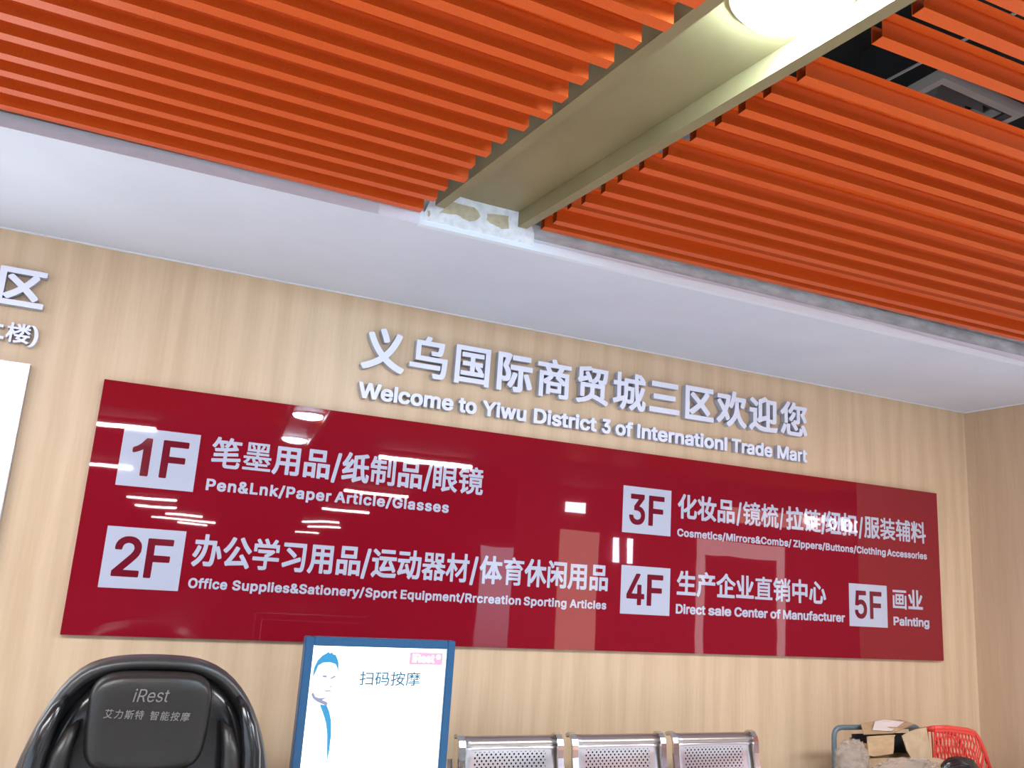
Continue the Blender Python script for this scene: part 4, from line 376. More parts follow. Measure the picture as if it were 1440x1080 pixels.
  's': ('(_-n)--b)L-L)a-1)n,k)9,_)(,y(i-4(P-:(/-:&c-,&S,y&K,g&N,K&W,=&q,/)-+l)U+U)o+4)u*y)u*U)o*?)a*&)N)p)7)a(r)U(P)N&q)P&F)]%~)t%d*?%^*[&;*f&J*G&]*7&|*+(B*)(i*1(y*:).*I)6*[)3*u)$+-(p+6&R+V&.+k%w,$%n,5%h,M%h,g%l,{%x-8&--J&H-^&|-n', 0.365),
  't': ('(V)V&x)R&Z)X&A)g&1)v&$*2%y*S%y-1%w-4%A-4%>-9%?-i%y-k%z.i%|.l&].k&_-k(L-j(O-g(N-5&a-4&^-1&^*O&d*=&r*1(N*0(Y)[', 0.227),
 },
}
GA = ''.join(chr(c) for c in range(35, 127) if chr(c) not in '\\"\'')
GD = {c: i for i, c in enumerate(GA)}
GCACHE = {}
def outline(s):
    L = []
    for part in s.split(' '):
        n = [GD[part[i]]*len(GA) + GD[part[i+1]] for i in range(0, len(part), 2)]
        L.append([((n[i]-200)/1000, (n[i+1]-500)/1000) for i in range(0, len(n), 2)])
    return L
def glyph(style, ch):
    """flat triangulation of one letter: verts (x, y), faces, xmin, xmax, advance, outlines"""
    k = (style, ch)
    if k in GCACHE: return GCACHE[k]
    s, adv = GLYPHS[style][ch]; L = outline(s)
    c = bpy.data.curves.new('g', 'CURVE'); c.dimensions = '2D'; c.fill_mode = 'BOTH'
    for l in L:
        sp = c.splines.new('POLY'); sp.points.add(len(l)-1); sp.use_cyclic_u = True
        for p, (a, b) in zip(sp.points, l): p.co = (a, b, 0, 1)
    o = bpy.data.objects.new('g', c); me = bpy.data.meshes.new_from_object(o)
    V = [(v.co.x, v.co.y) for v in me.vertices]; F = [tuple(p.vertices) for p in me.polygons]
    bpy.data.objects.remove(o); bpy.data.curves.remove(c); bpy.data.meshes.remove(me)
    xs = [a for l in L for a, b in l]
    GCACHE[k] = (V, F, min(xs), max(xs), adv, L); return GCACHE[k]
def glyph_mesh(style, items, depth, name, m, skew=0.0):
    """items: (ch, ox, oz, sx, sz); the letter front lies at y = 0 and the body goes back by depth"""
    verts, faces, mi = [], [], []
    for ch, ox, oz, sx, sz in items:
        V, F, a, b, adv, L = glyph(style, ch); n0 = len(verts)
        f = lambda p: (ox + (p[0] + skew*p[1])*sx, oz + p[1]*sz)
        for p in V: x, z = f(p); verts.append((x, 0, z))
        for q in F:
            faces.append(tuple(n0+i for i in q)); mi.append(0)
        if depth > 0:
            n1 = len(verts)
            for l in L:
                n = len(l); s0 = len(verts)
                for p in l:
                    x, z = f(p); verts.append((x, 0, z)); verts.append((x, depth, z))
                for i in range(n):
                    j = (i+1) % n; faces.append((s0+2*i, s0+2*i+1, s0+2*j+1, s0+2*j)); mi.append(1)
    me = bpy.data.meshes.new(name); me.from_pydata(verts, [], faces); me.update()
    me.materials.append(m)
    return me, mi
def span(style, text, x0, x1, track=0.0, skew=0.0):
    """origins and x-scale so the ink of text fills x0..x1"""
    adv = 0.0; pos = []
    for ch in text:
        if ch == ' ': adv += 0.25; continue
        g = glyph(style, ch); pos.append((ch, adv)); adv += g[4] + track
    lo = pos[0][1] + glyph(style, pos[0][0])[2]; hi = pos[-1][1] + glyph(style, pos[-1][0])[3]
    s = (x1-x0)/(hi-lo)
    return [(ch, x0 + (p-lo)*s, s) for ch, p in pos]

# ------------------------------------------------------------------ room shell
FZ = 1.6
SOF = FZ + 1.290      # underside of the soffit
EDGE = 2.969          # front edge of the soffit
XC = 5.159            # room corner
S = lambda o: tag(o, kind='structure')
S(box('floor', -9, 30, -36, 4.15, -0.12, 0.0, M['floor']))
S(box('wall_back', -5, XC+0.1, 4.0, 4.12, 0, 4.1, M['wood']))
S(box('wall_right', XC, XC+0.1, EDGE+0.002, 4.0, 0, SOF+0.02, M['wood_shaded']))
S(box('soffit', -5, 7.5, EDGE, 4.0, SOF, SOF+0.05, M['plaster']))
S(box('fascia', -5, 7.5, EDGE+0.012, EDGE+0.10, SOF+0.05, 4.1, M['concrete']))
S(box('ceiling', -5, 7.5, -1.0, 4.1, 4.1, 4.2, M['dark']))
S(box('trim_1', -5, XC, 3.988, 4.0, SOF-0.006, SOF, M['trim']))
S(box('trim_2', XC-0.012, XC, EDGE+0.01, 3.988, SOF-0.006, SOF, M['trim']))
S(box('baseboard_back', -5, XC, 3.985, 4.0, 0, 0.1, M['trim']))
# plaster edge bead: tapers off towards the right; the face of the concrete beam above it
def strip(name, rows, y, m, th=0.006):
    bm = bmesh.new(); A = []
    for x, z0, z1 in rows: A.append((bm.verts.new((x, y, z0)), bm.verts.new((x, y, z1)), bm.verts.new((x, y+th+0.02, z1)), bm.verts.new((x, y+th+0.02, z0))))
    for a, b in zip(A, A[1:]):
        for i in range(4): bm.faces.new((a[i], a[(i+1) % 4], b[(i+1) % 4], b[i]))
    bm.faces.new(A[0]); bm.faces.new(A[-1][::-1]); return bm_obj(name, bm, m)
S(strip('trim_3', [(-5, SOF, SOF+0.051)] + [(x*0.1, SOF, SOF+0.051) for x in range(-49, 8)] + [(0.86, SOF, SOF+0.051)], EDGE, M['concrete']))
S(strip('trim_4', [(0.86, SOF-0.001, SOF+0.055)] + [(0.9+i*0.1, SOF-0.001, SOF+0.055-0.02*min(1, i/4)+random.uniform(-.002, .002)) for i in range(1, 24)] + [(3.4+i*.2, SOF-0.001, SOF+0.031-0.003*i) for i in range(0, 8)] + [(7.4, SOF-0.001, SOF+0.008)], EDGE-0.004, M['bead']))
S(strip('trim_5', [(0.86+i*0.2, SOF+0.03, SOF+0.115) for i in range(0, 33)], EDGE+0.004, M['concrete']))

# ------------------------------------------------------------------ beam trough with end plaster
bx0, by0 = 1.112, 2.965
bdir = Vector((0.112, -0.9937, 0)); bnor = Vector((0.9937, 0.112, 0))
def BP(s, w, z):   # along the beam from the wall, across to the right, height
    return Vector((bx0, by0, 0)) + bdir*s + bnor*w + Vector((0, 0, z))
def beam_prism(name, prof, s0, s1, m, parent=None):
    bm = bmesh.new(); a = [bm.verts.new(BP(s0, w, z)) for w, z in prof]; b = [bm.verts.new(BP(s1, w, z)) for w, z in prof]
    n = len(prof); bm.faces.new(a); bm.faces.new(b[::-1])
    for i in range(n): bm.faces.new((a[i], b[i], b[(i+1) % n], a[(i+1) % n]))
    return bm_obj(name, bm, m, parent)
BZ = FZ + 1.372; WZ = FZ + 1.436; HW = 0.198; FL = 0.040
beam = tag(empty('ceiling_beam', (0, 0, 0)), 'khaki metal beam trough crossing the orange slat ceiling', 'beam')
beam_prism('side_flange', [(-HW, BZ), (-HW+FL, BZ), (-HW+FL, WZ), (-HW, 3.35)], -0.01, 7.6, M['beam'], beam)
beam_prism('side_flange', [(HW-FL, BZ), (HW, BZ), (HW, 3.35), (HW-FL, WZ)], 0.0, 7.6, M['beam'], beam)
beam_prism('web', [(-HW+FL, WZ), (HW-FL-0.001, WZ), (HW-FL-0.001, WZ+0.02), (-HW+FL, WZ+0.02)], 0.0, 7.6, M['beam'], beam)
endp = tag(empty('plaster_patch'), 'rough white plaster with khaki patches filling the beam end', 'plaster')
bm = bmesh.new()
pts = []
random.seed(3)
top = [(-0.235, WZ-0.095)] + [(-0.20+0.40*i/16, WZ+0.006+random.uniform(-.004, .004)) for i in range(17)] + [(0.235, WZ-0.075)]
bot = [(0.235, SOF+0.02), (-0.235, SOF+0.02)]
prof = top + bot
a = [bm.verts.new((bx0+w, EDGE-0.008, z)) for w, z in prof]; b = [bm.verts.new((bx0+w, EDGE+0.011, z)) for w, z in prof]
bm.faces.new(a); bm.faces.new(b[::-1]); n = len(prof)
for i in range(n): bm.faces.new((a[i], b[i], b[(i+1) % n], a[(i+1) % n]))
bm_obj('plaster', bm, M['plaster_white'], endp)
def patch(name, pts, parent, m, y=EDGE-0.0095):
    bm = bmesh.new(); q = []
    n = len(pts)
    for i in range(n):
        (x0, z0), (x1, z1) = pts[i], pts[(i+1) % n]
        q += [(x0, z0), (x0*.6+x1*.4+random.uniform(-.003, .003), z0*.6+z1*.4+random.uniform(-.003, .003))]
    a = [bm.verts.new((x, y, z)) for x, z in q]; b = [bm.verts.new((x, y+0.002, z)) for x, z in q]; n = len(q)
    bm.faces.new(a); bm.faces.new(b[::-1])
    for i in range(n): bm.faces.new((a[i], b[i], b[(i+1) % n], a[(i+1) % n]))
    o = bm_obj(name, bm, m, parent); return o
patch('khaki_patch', [(0.936, 2.949), (0.96, 2.985), (0.982, 3.009), (1.012, 3.008), (1.078, 3.008), (1.091, 2.999), (1.107, 2.978), (1.092, 2.958), (1.063, 2.945), (1.032, 2.95), (1.006, 2.961), (0.962, 2.954)], endp, M['putty'])
patch('khaki_patch', [(1.135, 2.995), (1.181, 3.003), (1.228, 3.007), (1.228, 2.984), (1.233, 2.954), (1.201, 2.945), (1.169, 2.955), (1.151, 2.958), (1.134, 2.969)], endp, M['putty'])
patch('khaki_patch', [(0.887, 2.947), (0.9, 2.949), (0.899, 2.936), (0.896, 2.923), (0.889, 2.933)], endp, M['putty'])

# ------------------------------------------------------------------ slat ceilings
def slat_mesh(length, h=0.055, w=0.037, lip=0.026, t=0.0016, back=False):
    """hollow U-shaped baffle, front at y=0 (towards the room), back at y=w, lips turned out at the top"""
    P = [(-lip, h-t), (0, h-t), (0, 0), (w, 0), (w, h-t), (w, h), (w-t, h), (w-t, t), (t, t), (t, h), (0, h), (-lip, h)]
    if back: P = [(w-y_, z_) for y_, z_ in P][::-1]
    me = bpy.data.meshes.new('slat'); n = len(P)
    V = [(x, y, z) for x in (0, length) for y, z in P]
    F = [(i, (i+1) % n, n+(i+1) % n, n+i) for i in range(n)]
    for c in (0, n):
        F.append(tuple(range(c, c+n)))
    me.from_pydata(V, [], F); me.update()
    bm = bmesh.new(); bm.from_mesh(me); bmesh.ops.recalc_face_normals(bm, faces=bm.faces); bm.to_mesh(me); bm.free()
    me.materials.append(M['slat']); return me
left_c = S(empty('ceiling_left')); right_c = S(empty('ceiling_right'))
sm = slat_mesh(7.0); sm_l = slat_mesh(7.0, back=True)
LW = [(1.055, 1.476), (1.044, 1.588), (1.013, 1.684), (0.997, 1.792), (0.98, 1.9), (0.973, 2.005), (0.975, 2.110), (0.948, 2.214), (0.923, 2.320), (0.912, 2.427), (0.9, 2.535), (0.917, 2.645), (0.88, 2.748)]
y = 1.476
while y > -0.95: y -= 0.108; LW.insert(0, (1.055+(1.476-y)*0.11, y))
random.seed(5)
for i, (x, yb) in enumerate(LW):    # the far lower corner of each slat's end
    o = link('slat', sm_l, None, left_c); o.rotation_euler = (0, 0, PI+0.018)
    # rotated by half a turn, so the mesh runs to the left; its local front faces the wall, far side = local y 0
    o.location = (x, yb, FZ+1.340+random.uniform(-.002, .002))
for x, yb, dz in ((0.879, 2.862, 0.004), (0.86, 2.962, -0.006)):
    o = link('slat', sm_l, None, left_c); o.rotation_euler = (0, 0, PI+0.016); o.location = (x, yb, FZ+1.340+dz)
RW = [(1.573, 1.298), (1.564, 1.353), (1.567, 1.427), (1.56, 1.585), (1.545, 1.660), (1.52, 1.738), (1.50, 1.80), (1.493, 1.868), (1.482, 1.963), (1.474, 2.085), (1.458, 2.212), (1.444, 2.335), (1.427, 2.449), (1.423, 2.562), (1.404, 2.676), (1.392, 2.89)]
RW = [(1.562, 1.298), (1.567, 1.427), (1.522, 1.649), (1.503, 1.765), (1.493, 1.865), (1.482, 1.962), (1.472, 2.078), (1.458, 2.212), (1.444, 2.335), (1.427, 2.449), (1.423, 2.562), (1.404, 2.676), (1.392, 2.89), (1.375, 2.963)]
y = 1.298
while y > -0.95: y -= 0.12; RW.insert(0, (1.565+(1.298-y)*0.05, y))
for x, yb in RW:
    o = link('slat', sm, None, right_c); o.rotation_euler = (0, 0, -0.026)
    o.location = (x, yb-0.037, FZ+1.390+random.uniform(-.002, .002)-(0.004 if yb > 2.95 else 0))
o = link('slat', sm, None, right_c); o.rotation_euler = (0, 0, -0.026); o.location = (1.41, 2.765, FZ+1.418)


# ------------------------------------------------------------------ plenum: diffuser, duct, conduit
def vent():
    v = tag(empty('air_diffuser', (2.86, 2.25, 3.80)), 'square grey air diffuser above the gap between the slats', 'air vent')
    h = 0.265; cx, cy = 0.0, 0.0
    v.location = (3.04, 2.45, 3.70); v.rotation_euler = (0, 0, 0.04)
    for k, (r0, r1, z) in enumerate(((h, h-0.035, 0.0), (h-0.065, h-0.085, 0.02), (h-0.115, h-0.135, 0.03), (h-0.165, h-0.185, 0.04))):
        bm = bmesh.new()
        for sx, sy in ((1, 0), (-1, 0), (0, 1), (0, -1)):
            pass
        o_ = [bm.verts.new((a*r0, b*r0, z)) for a, b in ((-1, -1), (1, -1), (1, 1), (-1, 1))]
        i_ = [bm.verts.new((a*r1, b*r1, z + (0.0 if k == 0 else 0.03))) for a, b in ((-1, -1), (1, -1), (1, 1), (-1, 1))]
        u_ = [bm.verts.new((a*r0, b*r0, z+0.05)) for a, b in ((-1, -1), (1, -1), (1, 1), (-1, 1))]
        for i in range(4):
            j = (i+1) % 4; bm.faces.new((o_[i], o_[j], i_[j], i_[i])); bm.faces.new((o_[i], u_[i], u_[j], o_[j]))
        me = bpy.data.meshes.new('v'); bm.to_mesh(me); bm.free()
        me.materials.append(M['vent'] if k in (0,) else M['duct']); o = link('frame' if k == 0 else 'louver', me, None, v)
    box('duct_neck', -0.2, 0.2, -0.2, 0.2, 0.08, 0.40, M['dark'], v)
vent()
tag(tube('air_duct', [(2.2, 1.58, 3.86), (3.2, 1.75, 3.86), (4.4, 1.92, 3.86), (6.0, 2.05, 3.86)], 0.12, M['duct'], seg=20), 'grey round air duct hidden above the slats', 'duct')
tag(tube('conduit', [(2.58, 2.85, 3.72), (2.55, 1.0, 3.56)], 0.006, M['vent'], seg=8), 'thin grey conduit running in the dark ceiling void', 'conduit')

# ------------------------------------------------------------------ lamp in the trough
def disc_loft(name, prof, m, parent, seg=40):
    rings = [[(r*math.cos(2*PI*k/seg), r*math.sin(2*PI*k/seg), z) for k in range(seg)] for r, z in prof]
    return loft(name, rings, m, parent, cap0=True, cap1=True)
for s_, lab in ((1.57, 'bright round white lamp fixed under the khaki beam'), (3.56, 'round white lamp under the beam behind the camera, mirrored in the board'), (5.5, 'farthest round white lamp under the beam behind the camera')):
    lamp = tag(empty('ceiling_lamp', BP(s_, 0.005, WZ)), lab, 'lamp', 'round lamps under the khaki beam')
    disc_loft('lamp_rim', [(0.155, 0), (0.155, -0.012), (0.147, -0.016), (0.135, -0.016)], M['lamp_body'], lamp)
    disc_loft('diffuser', [(0.143, -0.010), (0.143, -0.024), (0.13, -0.040), (0.09, -0.052), (0.03, -0.058)], M['lamp'], lamp)

# ------------------------------------------------------------------ raised heading on the wall
def raised(name, style, ch, ox, oz, sx, sz, depth, label, cat, group):
    me, mi = glyph_mesh(style, [(ch, 0, 0, sx, sz)], depth, name, M['letter'])
    me.materials.append(M['letter_side'])
    for p, k in zip(me.polygons, mi): p.material_index = k
    o = link(name, me, None, None, (ox, 3.998-depth, oz)); tag(o, label, cat, group); return o
ORD = ['first', 'second', 'third', 'fourth', 'fifth', 'sixth', 'seventh', 'eighth', 'ninth', 'tenth', 'eleventh', 'twelfth']
for i, ch in enumerate('义乌国际商贸城三区欢迎您'):
    raised('raised_character', 'H', ch, 1.395+(i-2)*0.2347, FZ+0.948, 0.219, 0.219, 0.036,
           'raised white Chinese character %s, %s of the heading above the red board' % (ch, ORD[i]), 'character', 'raised Chinese characters of the heading')
for word, x0, x1 in (('Welcome', .93, 1.418), ('to', 1.446, 1.545), ('Yiwu', 1.577, 1.825), ('District', 1.868, 2.247), ('3', 2.28, 2.335), ('of', 2.365, 2.476), ('Internationl', 2.505, 3.119), ('Trade', 3.151, 3.453), ('Mart', 3.49, 3.721)):
    for i, (ch, x, s) in enumerate(span('B', word, x0, x1)):
        lab = ('raised white digit 3 after the word District' if word == '3' else 'raised white letter %s, %s letter of the word %s over the board' % (ch, ORD[i], word))
        raised('raised_letter', 'B', ch, x, FZ+0.779+0.027*0.14, s, 0.14, 0.032, lab, 'letter', 'raised English letters of the heading')
raised('raised_character', 'H', '区', -0.637, FZ+0.948+0.021, 0.196, 0.181, 0.036, 'raised white Chinese character 区 above the glowing light box', 'character', 'raised characters over the light box')
raised('raised_character', 'H', '二', -0.655, FZ+0.808, 0.093, 0.082, 0.03, 'small raised white Chinese character 二 before 楼 over the light box', 'character', 'raised characters over the light box')
raised('raised_character', 'H', '楼', -0.561, FZ+0.808, 0.093, 0.088, 0.03, 'small raised white Chinese character 楼 above the light box', 'character', 'raised characters over the light box')
# closing bracket
arc = [(-0.468+0.026*math.cos(t)*1.0, FZ+0.836+0.046*math.sin(t)) for t in [PI*0.5-PI*k/12 for k in range(13)]]
arc2 = [(-0.478+0.022*math.cos(t)*1.0, FZ+0.836+0.044*math.sin(t)) for t in [PI*0.5-PI*k/12 for k in range(13)]]
tag(prism('raised_bracket', arc + arc2[::-1], 3.968, 3.998, M['letter']), 'small raised white closing bracket after 楼', 'bracket', 'raised characters over the light box')

# ------------------------------------------------------------------ light box at the left
lb = tag(empty('light_box', (-0.9, 4.0, FZ)), 'glowing white light box on the wall left of the red board', 'light box')
box('housing', -0.9, 0.451, -0.050, -0.001, -0.50, 0.716, M['alu'], lb)
box('light_panel', -0.89, 0.446, -0.054, -0.0502, -0.49, 0.711, M['lightbox'], lb)

# ------------------------------------------------------------------ red directory board
YB = 3.97
bd = tag(empty('directory_board', (0, 4.0, FZ)), 'glossy red floor directory board with white lettering on wood wall', 'sign')
P = lambda y: y-4.0
box('panel', -0.167, 4.824, P(YB), P(3.996), -0.354, 0.700, M['red'], bd, bev=0.0015)
for t, x0, z0, d in (('1', -0.0575, 0.2585, (-0.013, 0.062, 0.105, 0.211)), ('2', -0.0590, -0.1625, (-0.019, 0.087, 0.105, 0.208)), ('3', 2.432, 0.2595, (2.473, 2.574, 2.596, 2.698)),
                     ('4', 2.4375, -0.1635, (2.473, 2.585, 2.600, 2.703)), ('5', 4.0395, -0.169, (4.084, 4.182, 4.205, 4.304))):
    pl = box('floor_plaque', x0, x0+0.310, P(YB)-0.0012, P(YB), z0, z0+0.2505, M['vinyl'], bd); pl['label'] = 'white square plaque reading %sF' % t
    it = []
    for ch, xa, xb in ((t, d[0], d[1]), ('F', d[2], d[3])):
        _, x, s = span('N', ch, xa, xb)[0]; it.append((ch, x, z0+0.0475+0.016*0.302, s, 0.302))
    me, mi = glyph_mesh('N', it, 0, 'floor_number', M['digit']); o = link('floor_number', me, None, pl, (0, P(YB)-0.0016, 0)); o['label'] = 'dark red floor number %sF' % t
def slash_items(x0, x1, z0, z1):
    g = glyph('B', '/'); L = g[5]; ys = [b for l in L for a, b in l]
    sx = (x1-x0)/(g[3]-g[2]); sz = (z1-z0)/(max(ys)-min(ys)); return ('/', x0-g[2]*sx, z0-min(ys)*sz, sx, sz)
def cn_line(segs, slashes, zo, sz, label):
    it = []
    for text, x0, x1 in segs: it += [(ch, x, FZ*0+zo, s, sz) for ch, x, s in span('M', text, x0, x1)]
    me, _ = glyph_mesh('M', it, 0, 'chinese_lettering', M['vinyl'])
    o = link('chinese_lettering', me, None, bd, (0, P(YB)-0.0012, 0)); o['label'] = label
    if slashes:
        for s in slashes:
            me, _ = glyph_mesh('B', [slash_items(*s)], 0, 'slash', M['vinyl']); link('slash', me, None, bd, (0, P(YB)-0.0012, 0))
def en_line(segs, zb, cap, label, track=0.02):
    it = []
    sz = cap/0.563
    for text, x0, x1 in segs: it += [(ch, x, zb+0.027*sz, s, sz) for ch, x, s in span('B', text, x0, x1, track)]
    me, _ = glyph_mesh('B', it, 0, 'english_lettering', M['vinyl'])
    o = link('english_lettering', me, None, bd, (0, P(YB)-0.0012, 0)); o['label'] = label
cn_line([('笔墨用品', .306, .835), ('纸制品', .893, 1.288), ('眼镜', 1.345, 1.612)], [(.846, .886, .361, .502), (1.299, 1.338, .365, .503)], 0.388, 0.143, 'white Chinese line beside the 1F plaque')
en_line([('Pen&Lnk/Paper', .303, .857), ('Article/Glasses', .874, 1.439)], .272, .051, 'white line reading Pen&Lnk/Paper Article/Glasses', 0.05)
cn_line([('办公学习用品', .288, 1.026), ('运动器材', 1.080, 1.570), ('体育休闲用品', 1.626, 2.357)], [(1.033, 1.073, -.066, .073), (1.577, 1.616, -.065, .074)], -0.040, 0.142, 'white Chinese line beside the 2F plaque')
en_line([('Office', .288, .448), ('Supplies&Sationery/', .470, 1.058), ('Sport', 1.064, 1.216), ('Equipment/', 1.234, 1.556), ('Rrcreation', 1.561, 1.860), ('Sporting', 1.876, 2.118), ('Articles', 2.137, 2.353)], -.147, .042, 'white line reading Office Supplies&Sationery/Sport Equipment/Rrcreation Sporting Articles', 0.03)
cn_line([('化妆品', 2.787, 3.179), ('镜梳', 3.238, 3.500), ('拉链', 3.556, 3.824), ('纽扣', 3.860, 4.110), ('服装辅料', 4.174, 4.706)], [(3.193, 3.228, .356, .491), (3.508, 3.537, .358, .487), (3.827, 3.868, .357, .49), (4.129, 4.165, .354, .488)], 0.378, 0.142, 'white Chinese line beside the 3F plaque')
en_line([('Cosmetics/Mirrors&Combs/', 2.787, 3.596), ('Zippers/Buttons/Clothing', 3.610, 4.350), ('Accessories', 4.362, 4.708)], .265, .042, 'white line reading Cosmetics/Mirrors&Combs/ Zippers/Buttons/ClothingAccessories', 0.02)
cn_line([('生产企业直销中心', 2.792, 3.857)], [], -0.039, 0.139, 'white Chinese line beside the 4F plaque')
en_line([('Direct', 2.789, 2.985), ('sale', 3.004, 3.161), ('Center', 3.183, 3.419), ('of', 3.438, 3.513), ('Manufacturer', 3.530, 4.003)], -.149, .051, 'white line reading Direct sale Center of Manufacturer', 0.0)
cn_line([('画业', 4.398, 4.656)], [], -0.042, 0.130, 'white Chinese characters beside the 5F plaque')
en_line([('Painting', 4.399, 4.706)], -.152, .052, 'white word Painting', 0.0)

# ------------------------------------------------------------------ massage chair
mc = tag(empty('massage_chair', (0.187, 3.15, 0)), 'black leather massage chair with silver lettering on its headrest', 'chair')
SH = [(-0.195, .925), (-.174, .992), (-.150, 1.07), (-.110, 1.155), (-.061, 1.213), (-.008, 1.240), (.06, 1.253), (.120, 1.257), (.187, 1.258), (.25, 1.256), (.31, 1.249), (.37, 1.229), (.428, 1.191), (.483, 1.127), (.525, 1.050), (.556, .969), (.570, .905)]
base = [(.60, .78), (.625, .62), (.63, .45), (.60, .30)]
half = [(x-0.187, z) for x, z in SH] + [(x-0.187, z) for x, z in base]
left_b = [(-.225, .30), (-.255, .45), (-.25, .62), (-.22, .78)]
ring0 = [(x-0.187, z) for x, z in left_b] + half
def ring(y, k, cx=0.0, cz=0.82, kz=None, dz=0):
    kz = k if kz is None else kz
    return [(cx+(x-cx)*k, y, cz+(z-cz)*kz+dz) for x, z in ring0]
loft('back_shell', [ring(0.30, 0.80), ring(0.27, 0.92), ring(0.18, 0.985), ring(0.06, 1.0), ring(0.015, 0.995), ring(0.0, 0.975), ring(-0.004, 0.935, kz=.94), ring(0.006, 0.90, kz=.905), ring(0.05, 0.88, kz=.885), ring(0.09, 0.80, kz=.83)], M['leather_gloss'], mc, cap0=True, cap1=True, sub=1)
def cushion(name, pts, y0, th, m, parent, k1=0.93, sub=1):
    cx = sum(p[0] for p in pts)/len(pts); cz = sum(p[1] for p in pts)/len(pts)
    R = lambda y, k: [(cx+(x-cx)*k, y, cz+(z-cz)*k) for x, z in pts]
    return loft(name, [R(y0, 0.97), R(y0-th*0.35, 1.0), R(y0-th*0.75, 0.985), R(y0-th*0.93, k1), R(y0-th, k1-0.10), R(y0-th*1.04, 0.5), R(y0-th*1.05, 0.15)], m, parent, cap0=True, cap1=True, sub=sub)
def sup(cx, cz, a, b, n=3.2, k=36, squeeze=0.0):
    out = []
    for i in range(k):
        t = 2*PI*i/k; c, s = math.cos(t), math.sin(t)
        x = a*abs(c)**(2/n)*(1 if c > 0 else -1); z = b*abs(s)**(2/n)*(1 if s > 0 else -1)
        x *= 1 + squeeze*(z/b); out.append((cx+x, cz+z))
    return out
cushion('back_pad', sup(0.0, 0.78, 0.315, 0.435, 2.7), 0.09, 0.085, M['leather_pad'], mc)
hp = cushion('headrest_pillow', sup(-0.020, 1.062, 0.187, 0.155, 4.2, squeeze=0.035), 0.03, 0.115, M['leather'], mc, k1=0.94)
cushion('back_cushion', sup(-0.020, 0.71, 0.155, 0.185, 3.6, squeeze=0.05), 0.02, 0.06, M['leather'], mc)
for sgn in (-1, 1):
    cx = -0.008
    bm = bmesh.new()
    add_tube(bm, [(cx+sgn*0.262, -0.005, 1.135), (cx+sgn*0.283, -0.030, 1.10), (cx+sgn*0.302, -0.045, 1.045), (cx+sgn*0.318, -0.055, 0.97), (cx+sgn*0.328, -0.055, 0.86), (cx+sgn*0.335, -0.05, 0.70), (cx+sgn*0.335, -0.03, 0.55)], [0.008, 0.018, 0.026, 0.031, 0.034, 0.034, 0.02], 14)
    bm_obj('shoulder_pad', bm, M['leather_pad'], mc, smooth=True)
    bm = bmesh.new()
    add_tube(bm, [(cx+sgn*0.215, -0.012, 1.06), (cx+sgn*0.235, -0.04, 1.03), (cx+sgn*0.252, -0.055, 0.97), (cx+sgn*0.262, -0.06, 0.88), (cx+sgn*0.27, -0.05, 0.75)], [0.008, 0.02, 0.028, 0.032, 0.02], 14)
    bm_obj('airbag_pad', bm, M['leather'], mc, smooth=True)
    bm = bmesh.new(); add_box(bm, sgn*0.30-0.075, sgn*0.30+0.075, -0.75, 0.12, 0.10, 0.60, 0.05); o = bm_obj('armrest', bm, M['leather'], mc, smooth=True)
cushion('seat', sup(0.0, 0.36, 0.225, 0.12, 4), -0.05, 0.60, M['leather'], mc)
cushion('footrest', sup(0.0, 0.22, 0.20, 0.17, 4), -0.66, 0.16, M['leather'], mc)
box('base', -0.24, 0.24, -0.7, 0.25, 0.0, 0.12, M['black'], mc, bev=0.02)
# lettering printed on the headrest
it = [('iRest'[i], x, 0, s, 0.076) for i, (ch, x, s) in enumerate(span('T', 'iRest', -0.075, 0.028))]
me, _ = glyph_mesh('T', it, 0, 'logo_print', M['chair_print'], skew=0.2); o = link('logo_print', me, None, hp, (-0.005, -0.0935, 1.131)); o.rotation_euler = (0, 0.0, 0); o['label'] = 'silver lettering iRest'
it = [(ch, x, 0, s, 0.029) for ch, x, s in span('R', '艾力斯特', -0.156, -0.042, 0.12)] + [(ch, x, 0, s, 0.029) for ch, x, s in span('R', '智能按摩', -0.023, 0.096, 0.12)]
me, _ = glyph_mesh('R', it, 0, 'name_print', M['chair_print'], skew=0.1); o = link('name_print', me, None, hp, (0, -0.0945, 1.079)); o.rotation_euler = (0, 0.045, 0); o['label'] = 'silver Chinese lettering'

# ------------------------------------------------------------------ advertising screen
ks = tag(empty('advertising_screen', (0.975, 3.30, 0)), 'upright advertising screen with blue glow painted on its frame, white display and printed man', 'screen')
ks.rotation_euler = (0, 0, 0.0)
X0, X1, Z0, Z1 = -0.297, 0.297, 0.25, 1.325
def frame_ring(name, x0, x1, z0, z1, ix0, ix1, iz0, iz1, y0, y1, m, parent):
    bm = bmesh.new()
    add_box(bm, x0, ix0, y0, y1, z0, z1, 0.003); add_box(bm, ix1, x1, y0, y1, z0, z1, 0.003); add_box(bm, ix0, ix1, y0, y1, iz1, z1, 0.003); add_box(bm, ix0, ix1, y0, y1, z0, iz0, 0.003)
    return bm_obj(name, bm, m, parent)
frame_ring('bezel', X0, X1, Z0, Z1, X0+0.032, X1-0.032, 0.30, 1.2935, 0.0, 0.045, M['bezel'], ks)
sc = box('display', X0+0.032, X1-0.032, 0.012, 0.04, 0.30, 1.2935, M['screen'], ks)
box('rear_cover', X0+0.033, X1-0.033, 0.0402, 0.05, 0.30, 1.293, M['black'], ks)
box('foot', -0.30, 0.30, -0.15, 0.20, 0.0, 0.03, M['black'], ks, bev=0.008)
box('stand', -0.20, 0.20, 0.0, 0.04, 0.03, 0.25, M['black'], ks, bev=0.004)
def flat(name, pts, m, parent, y):
    bm = bmesh.new(); bm.faces.new([bm.verts.new((x-0.975, y, z)) for x, z in pts]); o = bm_obj(name, bm, m, parent); return o
yk = 0.0113
